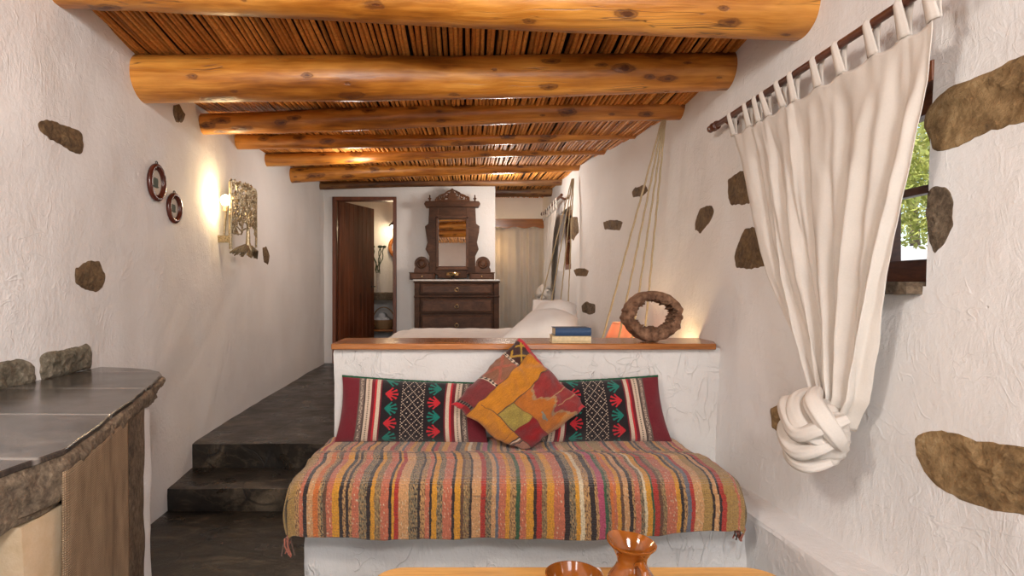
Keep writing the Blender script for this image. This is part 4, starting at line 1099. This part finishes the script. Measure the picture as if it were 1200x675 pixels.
# ================================================================== LEFT WALL THINGS
def oval(px, py, hw, hh, label):
    D, z = hitL(px, py); X = XL(D, z)+.012
    t = thing('oval_picture', (X, D, z-hh), label, 'picture', 'oval pictures on the left wall')
    def ov(k, off): return [Vector((X+off, D+hw*k*math.cos(a), z+hh*k*math.sin(a))) for a in [i*PI/24 for i in range(49)]]
    m = MB(); m.tube(ov(.9, .006), .014, 12, flat=1); m.tube(ov(.74, .004), .006, 8); m.build('frame', M['oval'], parent=t)
    m = MB(); m.prism([(hw*.78*math.cos(i*PI/18), hh*.78*math.sin(i*PI/18)) for i in range(36)], lambda a, b: Vector((X-.008, D+a, z+b)), lambda a, b: Vector((X+.0, D+a, z+b))); pc = m.build('print', M['white'], parent=t, smooth=False)
    m = MB()
    for (a, b, s1, s2) in ((0, -.02, .30, .28), (-.1, .08, .2, .2), (.12, .02, .2, .25), (0, -.22, .38, .08)):
        m.ball((X+.0005, D+hw*a, z+hh*b), 1, (.0015, hw*s1, hh*s2), 12, 8, lambda d: 1+.2*nz(d.y, d.z, a, 4))
    m.build('printed_motif', M['ink'], parent=pc)
    m = MB(); m.tube([Vector((X+.004+.0, D+.010*math.cos(a), z+hh+.006+.010*math.sin(a))) for a in [i*PI/6 for i in range(13)]], .003, 6); m.ball((X+.004, D, z+hh-.004), .01, (.6, 1.6, 1)); m.build('hanger', M['black'], parent=t)
oval(180, 214, .080, .099, 'oval picture in a dark red wooden frame, the upper and larger of two')
oval(201, 244, .073, .084, 'oval picture in a dark red wooden frame, the lower and smaller of two')

# tree lamp
TD0, TD1, TZ0, TZ1 = 4.07, 4.57, 1.475, 1.99
tl = thing('tree_wall_lamp', (-1.66, 4.32, TZ0), 'pierced metal wall lamp shaped like a leafy tree', 'wall lamp')
def TP(a, b, off=0): 
    return Vector((XL(lerp(TD0, TD1, a), lerp(TZ0, TZ1, b))*0-1.665+.03*math.sin(PI*clamp(a))+off, lerp(TD0, TD1, a), lerp(TZ0, TZ1, b)))
q = random.Random(5); m = MB()
m.tube([TP(.52, .08), TP(.50, .18), TP(.51, .28), TP(.50, .38)], [.030, .018, .015, .013], 8)
def branch(mb, a, b, ang, L_, depth):
    pts = [TP(a, b)]; k = q.uniform(-1.6, 1.6)
    for i in range(5):
        ang += k*.16; a += math.cos(ang)*L_/5; b += math.sin(ang)*L_/5
        a2, b2 = clamp(a, .02, .98), clamp(b, .28, .99); pts.append(TP(a2, b2, .003*math.sin(i)))
    mb.tube(pts, [max(.004, .011*.80**depth*(1-.08*i)) for i in range(6)], 5)
    e = pts[-1]; mb.ball(e, .0085, (.5, 1, 1.3), 6, 5)
    if depth < 5:
        for s_ in (-1, 1): branch(mb, clamp(a, .03, .97), clamp(b, .3, .98), ang+s_*q.uniform(.35, .8), L_*.78, depth+1)
for ang in (.5, 1.1, 1.57, 2.1, 2.7): branch(m, .50, .36, ang, .20, 1)
for i in range(800):
    a, b = q.uniform(.01, .99), q.uniform(.30, 1.0)
    if i < 110: a = (.01, .99)[i % 2]+q.uniform(-.02, .02)
    if i > 720: b = .98+q.uniform(-.02, .03)
    if abs(a-.5) < .36 and b < .42: continue
    c = TP(a, b); d = q.uniform(0, 2*PI); s_ = q.uniform(.010, .018)
    m.tube([c-Vector((0, math.cos(d), math.sin(d)))*s_, c, c+Vector((0, math.cos(d+.6), math.sin(d+.6)))*s_], [.003, .0075, .003], 5)
m.tube([TP(.015, .05), TP(.0, .3), TP(.015, .6), TP(.0, .97)], .011, 6); m.tube([TP(.985, .14), TP(1, .3), TP(.985, .6), TP(1, .97)], .009, 6)
m.build('tree_screen', M['brass'], parent=tl)
m = MB()
for i in range(60):
    a = q.uniform(0, 1); m.tube([TP(.5+(a-.5)*.3, .10+.03*q.random(), .006), TP(.5+(a-.5)*.75, .05+.03*q.random(), .018), TP(a*1.06-.04, -.045+.06*q.random()+.03*abs(a-.5), .006)], [.012, .010, .005], 5)
m.build('roots', M['brass'], parent=tl)
m = MB(); m.box(-1.80, -1.67, 4.09, 4.10, 1.55, 1.60); m.tube([(-1.79, 4.12, 1.53), (-1.72, 4.10, 1.60), (-1.70, 4.08, 1.76), (-1.70, 4.07, 1.80)], .008, 6); m.tube([(-1.70, 4.07, 1.77), (-1.70, 4.07, 1.81)], .016, 10); m.build('bracket', M['brass'], parent=tl, smooth=False)
m = MB(); m.ball((-1.70, 4.07, 1.845), .030, (1, 1, 1.3)); m.build('bulb', M['bulb'], parent=tl)

# ================================================================== COUNTER
ct = thing('stone_counter', (-1.3, 1.4, 0), 'masonry counter with a dark slate top in the left foreground', 'counter')
edge = [(-.895, .2), (-.894, .7), (-.892, 1.11), (-.876, 1.26), (-.905, 1.36), (-.94, 1.48), (-.985, 1.6), (-1.03, 1.75), (-1.08, 1.9), (-1.15, 2.11), (-1.215, 2.28), (-1.245, 2.36), (-1.29, 2.43), (-1.36, 2.49), (-1.47, 2.54), (-1.63, 2.58)]
E = []
for (a, b) in zip(edge, edge[1:]):
    for k in range(6): E.append((lerp(a[0], b[0], k/6), lerp(a[1], b[1], k/6)))
E.append(edge[-1])
E2 = [(x+.003*nz(x, y, 1, 14), y+.003*nz(x, y, 3, 14)) for x, y in E]
m = MB(); m.prism(E2+[(-1.63, .2)], lambda x, y: Vector((x, y, .866)), lambda x, y: Vector((x, y, .88+.0)))
m.build('slate_top', M['slab'], parent=ct, angle=30, bevel=.003)
m = MB()     # broken stone edge under the slate
def ef(u, v):
    k = u*(len(E)-1); i = min(len(E)-2, int(k)); x, y = lerp(E[i][0], E[i+1][0], k-i), lerp(E[i][1], E[i+1][1], k-i)
    th = .10 if y < 1.255 else (.055 if y < 2.2 else .04)
    th += .012*nz(x, y, 1, 9)
    pr = [(-.05, 0), (.0, 0), (.006, -.12*th), (.009, -.5*th), (.004, -.9*th), (-.01, -th), (-.08, -th)]
    kk = v*6; j = min(5, int(kk)); o_, zz = lerp(pr[j][0], pr[j+1][0], kk-j), lerp(pr[j][1], pr[j+1][1], kk-j)
    jj = min(len(E)-2, i); tx, ty = E[jj+1][0]-E[jj][0], E[jj+1][1]-E[jj][1]; l_ = math.hypot(tx, ty) or 1; nx, ny = ty/l_, -tx/l_
    o_ += .008*nz(x*1, y, zz*2, 22)+.005*nz(x, y, zz, 60)
    return Vector((x+nx*o_-.0, y+ny*o_, .867+zz))
m.grid(260, 18, ef); m.build('stone_edge', M['granite'], parent=ct)
m = MB(); lumpbox(m, -1.0, -.888, .2, 1.262, .755, .80, .01, .03, .008, 12); m.build('granite_block', M['granite'], parent=ct)
m = MB(); lumpbox(m, -1.05, -.888, 1.155, 1.285, -.02, .757, .012, .03, .006, 8); m.build('cream_pier', M['limestone'], parent=ct)
m = MB(); lumpbox(m, -1.62, -1.075, 1.76, 1.98, -.02, .83, .012, .04, .008, 8, shift=lambda p: Vector((p.x-(p.y-1.91)*.33*clamp((p.x+1.62)/.5), p.y, p.z))); m.build('stone_pier', M['stone3'], parent=ct)
m = MB(); lumpbox(m, -1.62, -1.125, 1.98, 2.08, -.02, .82, .02, .04, .008, 8, shift=lambda p: Vector((p.x-(p.y-2.06)*.2, p.y, p.z))); m.build('plaster_edge', M['plaster'], parent=ct)
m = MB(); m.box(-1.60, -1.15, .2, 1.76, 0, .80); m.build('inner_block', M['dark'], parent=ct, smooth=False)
m = MB(); m.tube([(-.98, .9+.0, 0), (-.985, .905, .4), (-.98, .9, .76)], [.05, .045, .05], 12); m.build('support_post', M['frame'], parent=ct)
# burlap
m = MB()
def bur(u, v):
    y = lerp(1.245, 1.735, u); x = interp([(b, a) for a, b in edge[2:12]], y)
    z = lerp(.835, .03, v)
    w = .003*math.sin(u*14+v)+.005*nz(u*5, v*3, 1)
    return Vector((x+.008+w*min(1, v*3+.1)+.02*v*0, y+.006*math.sin(v*5)*0, z))
m.grid(50, 60, bur); tag(m.build('burlap_cloth', M['burlap'], solid=.003), 'brown burlap cloth hanging from the edge of the slate counter', 'cloth')
# stones standing at the back of the counter
stone([(-60, 436), (-20, 430), (0, 424), (20, 418), (38, 420), (45, 432), (45, 449), (0, 463), (-60, 478)], -1, 'bench_stone', 'grey mottled stone block behind the counter, the nearer one', .007, thick=.014, group='stone blocks behind the counter', name='stone_block')
stone([(44, 419), (50, 415), (62, 411), (80, 406), (103, 403), (108, 409), (109, 424), (107, 432), (80, 439), (46, 449)], -1, 'bench_stone', 'grey mottled stone block behind the counter, the farther one', .007, thick=.014, group='stone blocks behind the counter', name='stone_block')

# ================================================================== TABLE, JUG, BOWL
tb = thing('low_table', (.3, 1.3, 0), 'low pine table with rounded corners in the foreground', 'table')
def rrect(x0, x1, y0, y1, r, n=8):
    out = []
    for cx, cy, a0 in ((x1-r, y1-r, 0), (x0+r, y1-r, PI/2), (x0+r, y0+r, PI), (x1-r, y0+r, 1.5*PI)):
        out += [(cx+r*math.cos(a0+PI/2*k/n), cy+r*math.sin(a0+PI/2*k/n)) for k in range(n+1)]
    return out
TZ = .45
m = MB(); m.prism(rrect(-.255, .85, .95, 1.628, .085), lambda x, y: Vector((x, y, TZ-.035)), lambda x, y: Vector((x, y, TZ))); m.build('tabletop', M['table'], parent=tb, angle=30, bevel=.008)
m = MB(); m.box(-.17, .77, 1.03, 1.055, TZ-.11, TZ-.035); m.box(-.17, .77, 1.525, 1.55, TZ-.11, TZ-.035); m.box(-.17, -.145, 1.055, 1.525, TZ-.11, TZ-.035); m.box(.745, .77, 1.055, 1.525, TZ-.11, TZ-.035); m.build('apron', M['table'], parent=tb, smooth=False, bevel=.003)
for x in (-.15, .75):
    for y in (1.05, 1.53):
        m = MB(); m.prism([(-1, -1), (1, -1), (1, 1), (-1, 1)], lambda a, b: Vector((x+a*.02, y+b*.02, 0.004)), lambda a, b: Vector((x+a*.03, y+b*.03, TZ-.035))); m.build('leg', M['table'], parent=tb, smooth=False, bevel=.004)
jx, jy = .392, 1.385
jg = thing('jug', (jx, jy, TZ), 'glazed orange-brown terracotta jug with a flared rim on the low table', 'jug')
prof = [(.040, 0), (.048, .008), (.062, .035), (.064, .062), (.055, .09), (.040, .112), (.034, .126), (.036, .14), (.046, .158), (.0565, .170), (.0575, .173), (.055, .174), (.044, .160), (.032, .140), (.030, .126), (.036, .11), (.05, .085), (.055, .05), (.03, .01)]
m = MB()
def jf(u, v):
    k = v*(len(prof)-1); i = min(len(prof)-2, int(k)); r, z = lerp(prof[i][0], prof[i+1][0], k-i), lerp(prof[i][1], prof[i+1][1], k-i)
    a = 2*PI*u; sp = max(0, math.cos(a-2.2))**10*clamp((z-.14)/.03)
    return Vector((jx+(r+.008*sp)*math.cos(a), jy+(r+.008*sp)*math.sin(a), TZ+z+.003*sp+.003*clamp((z-.14)/.03)*math.cos(a-2.4)))
m.grid(48, 54, jf, True); m.build('body', M['glaze'], parent=jg)
m = MB(); hd = Vector((.10, -.99, 0)); c = Vector((jx, jy, TZ))
m.tube([c+hd*r+Vector((0, 0, z)) for r, z in ((.036, .135), (.058, .146), (.078, .138), (.088, .112), (.084, .08), (.062, .05))], [.010, .0095, .009, .009, .009, .010], 10, flat=.8); m.build('handle', M['glaze'], parent=jg)
bx_, by_ = .262, 1.43
bw = thing('bowl', (bx_, by_, TZ), 'glazed terracotta bowl beside the jug on the low table', 'bowl')
m = MB(); m.lathe([(.030, 0), (.034, .006), (.046, .018), (.062, .042), (.069, .066), (.0705, .074), (.067, .074), (.058, .045), (.04, .02), (.015, .013), (.001, .012)], (bx_, by_, TZ+.001), 48); m.build('vessel', M['glaze'], parent=bw)
m = MB(); 
for k in range(4):
    a = .42; c = Vector((bx_+(.074+.0*k)*math.cos(a), by_+.074*math.sin(a), TZ+.066-.007*k)); m.ball(c+Vector((.003*math.sin(k*2), .003*math.cos(k*2), 0)), .0085)
m.build('lug', M['marble'], parent=bw)

# ================================================================== OUTSIDE THE NEAR WINDOW
m = MB(); m.box(1.9, 14, -4, 14, -.3, -.1); tag(m.build('garden_ground', M['ground'], smooth=False), kind='structure')
m = MB(); lumpbox(m, 5.4, 5.7, 2.5, 13, -.1, 1.75, .04, .2, .02, 2); tag(m.build('garden_wall', M['plaster']), kind='structure')
q = random.Random(9)
def bush(c, R, n, label, zt):
    t = thing('garden_tree', (c[0], c[1], -.1), label, 'tree', 'trees outside the near window')
    m = MB(); m.tube([(c[0], c[1], -.1), (c[0]+.05, c[1], c[2]*.5), (c[0], c[1]+.05, c[2])], [.09, .07, .05], 8); m.build('trunk', M['trunk'], parent=t)
    m = MB()
    for i in range(n):
        d = Vector((q.gauss(0, 1), q.gauss(0, 1), q.gauss(0, 1))).normalized()*(q.random()**.4)
        p = Vector(c)+Vector((d.x*R[0], d.y*R[1], d.z*R[2]))
        a = Vector((q.gauss(0, 1), q.gauss(0, 1), q.gauss(0, 1))).normalized(); b = a.cross(Vector((q.gauss(0, 1), q.gauss(0, 1), q.gauss(0, 1)))).normalized()
        s_ = q.uniform(.022, .045)
        m.add([p-a*s_, p+b*s_*.45, p+a*s_, p-b*s_*.45], [(0, 1, 2, 3)])
    m.build('foliage', M['leafc'], parent=t, smooth=False)
bush((4.6, 5.6, 2.45), (.75, 1.1, .85), 9000, 'bright green leafy tree seen through the near window', 0)
bush((6.6, 8.6, 3.2), (1.2, 2.2, 1.5), 9000, 'tall green tree farther off behind the near window', 0)

# ================================================================== LIGHT
def area(name, loc, target, sx, sy, power, col):
    l = bpy.data.lights.new(name, 'AREA'); l.shape = 'RECTANGLE'; l.size = sx; l.size_y = sy; l.energy = power; l.color = col
    o = bpy.data.objects.new(name, l); COL.objects.link(o); o.location = loc
    o.rotation_euler = (Vector(target)-Vector(loc)).to_track_quat('-Z', 'Y').to_euler(); return o
def point(name, loc, power, col, r=.03):
    l = bpy.data.lights.new(name, 'POINT'); l.energy = power; l.color = col; l.shadow_soft_size = r
    o = bpy.data.objects.new(name, l); COL.objects.link(o); o.location = loc; return o
area('rear_fill_right', (.87, -2.66, 1.15), (-.6, 2, 1.3), 1.1, 2.0, 44, (1.0, .97, .94))  # added fill, set in an invented opening behind the camera
area('rear_fill_left', (-1.3, -2.66, 1.5), (.2, 2, 1.3), .5, 1.3, 20, (1.0, .97, .94))  # second added fill, in the made-up left opening of the rear wall
area('upper_left_fill', (-1.05, .45, 2.3), (.6, 3.2, 1.0),   .4, .4, 33, (1.0, .93, .85))  # invented fill above the frame, no fixture, aimed across to the right
area('left_wall_fill', (.55, -.7, 2.4), (-1.0, 1.6, 1.2), .5, .5, 60, (.98, .98, 1.0))  # added to brighten the left wall; no lamp hangs here
point('bedroom_fill_light', (.40, 6.45, 2.2), 30, (1.0, .93, .85), .12)  # added fill for the far curtains and walls, without a fixture
point('landing_fill_light', (-1.0, 5.2, 2.2), 11, (1.0, .93, .85), .1)  # added to lift the middle of the left wall; has no fixture
point('tree_lamp_light', (-1.685, 4.03, 1.845), 10.0, (1.0, .72, .38), .03)
point('bedside_light', (1.10, 4.05, .93), 2.2, (1.0, .66, .36), .03)
point('bedside_wall_light', (1.15, 3.42, .80), 5.0, (1.0, .66, .34), .03)
point('alcove_light', (.42, 8.62, 1.8), 5.0, (1.0, .66, .32), .05)
point('washroom_light', (-1.16, 8.9, 2.12), 7.0, (1.0, .76, .48), .05)
sun = bpy.data.lights.new('sun', 'SUN'); sun.energy = 5.0; sun.angle = .02; sun.color = (1, .95, .85)
so = bpy.data.objects.new('sun', sun); COL.objects.link(so); so.rotation_euler = Vector((1, -.25, -.95)).to_track_quat('-Z', 'Y').to_euler(); so.location = (3, 3, 8)

w = bpy.data.worlds.new('sky'); scene.world = w; w.use_nodes = True
bg = w.node_tree.nodes['Background']; sk = w.node_tree.nodes.new('ShaderNodeTexSky')
try:
    sk.sky_type = 'NISHITA'; sk.sun_disc = False; sk.sun_elevation = math.radians(45); sk.sun_rotation = math.radians(200)
except Exception: pass
w.node_tree.links.new(sk.outputs[0], bg.inputs['Color']); bg.inputs['Strength'].default_value = .35

cam = bpy.data.cameras.new('camera'); co = bpy.data.objects.new('camera', cam); COL.objects.link(co)
co.location = (0, 0, CZ); co.rotation_euler = (PI/2, 0, 0)
cam.sensor_width = 36; cam.lens = 36*F/1200; cam.shift_x = (600-CX)/1200; cam.clip_start = .05; cam.clip_end = 200
scene.camera = co
vs2 = scene.view_settings
vs2.view_transform = 'Standard'; vs2.look = 'None'; vs2.gamma = 1; vs2.use_curve_mapping = False; vs2.exposure = 0.0
scene.cycles.use_denoising = True
scene.cycles.max_bounces = 8; scene.cycles.diffuse_bounces = 5; scene.cycles.sample_clamp_indirect = 6
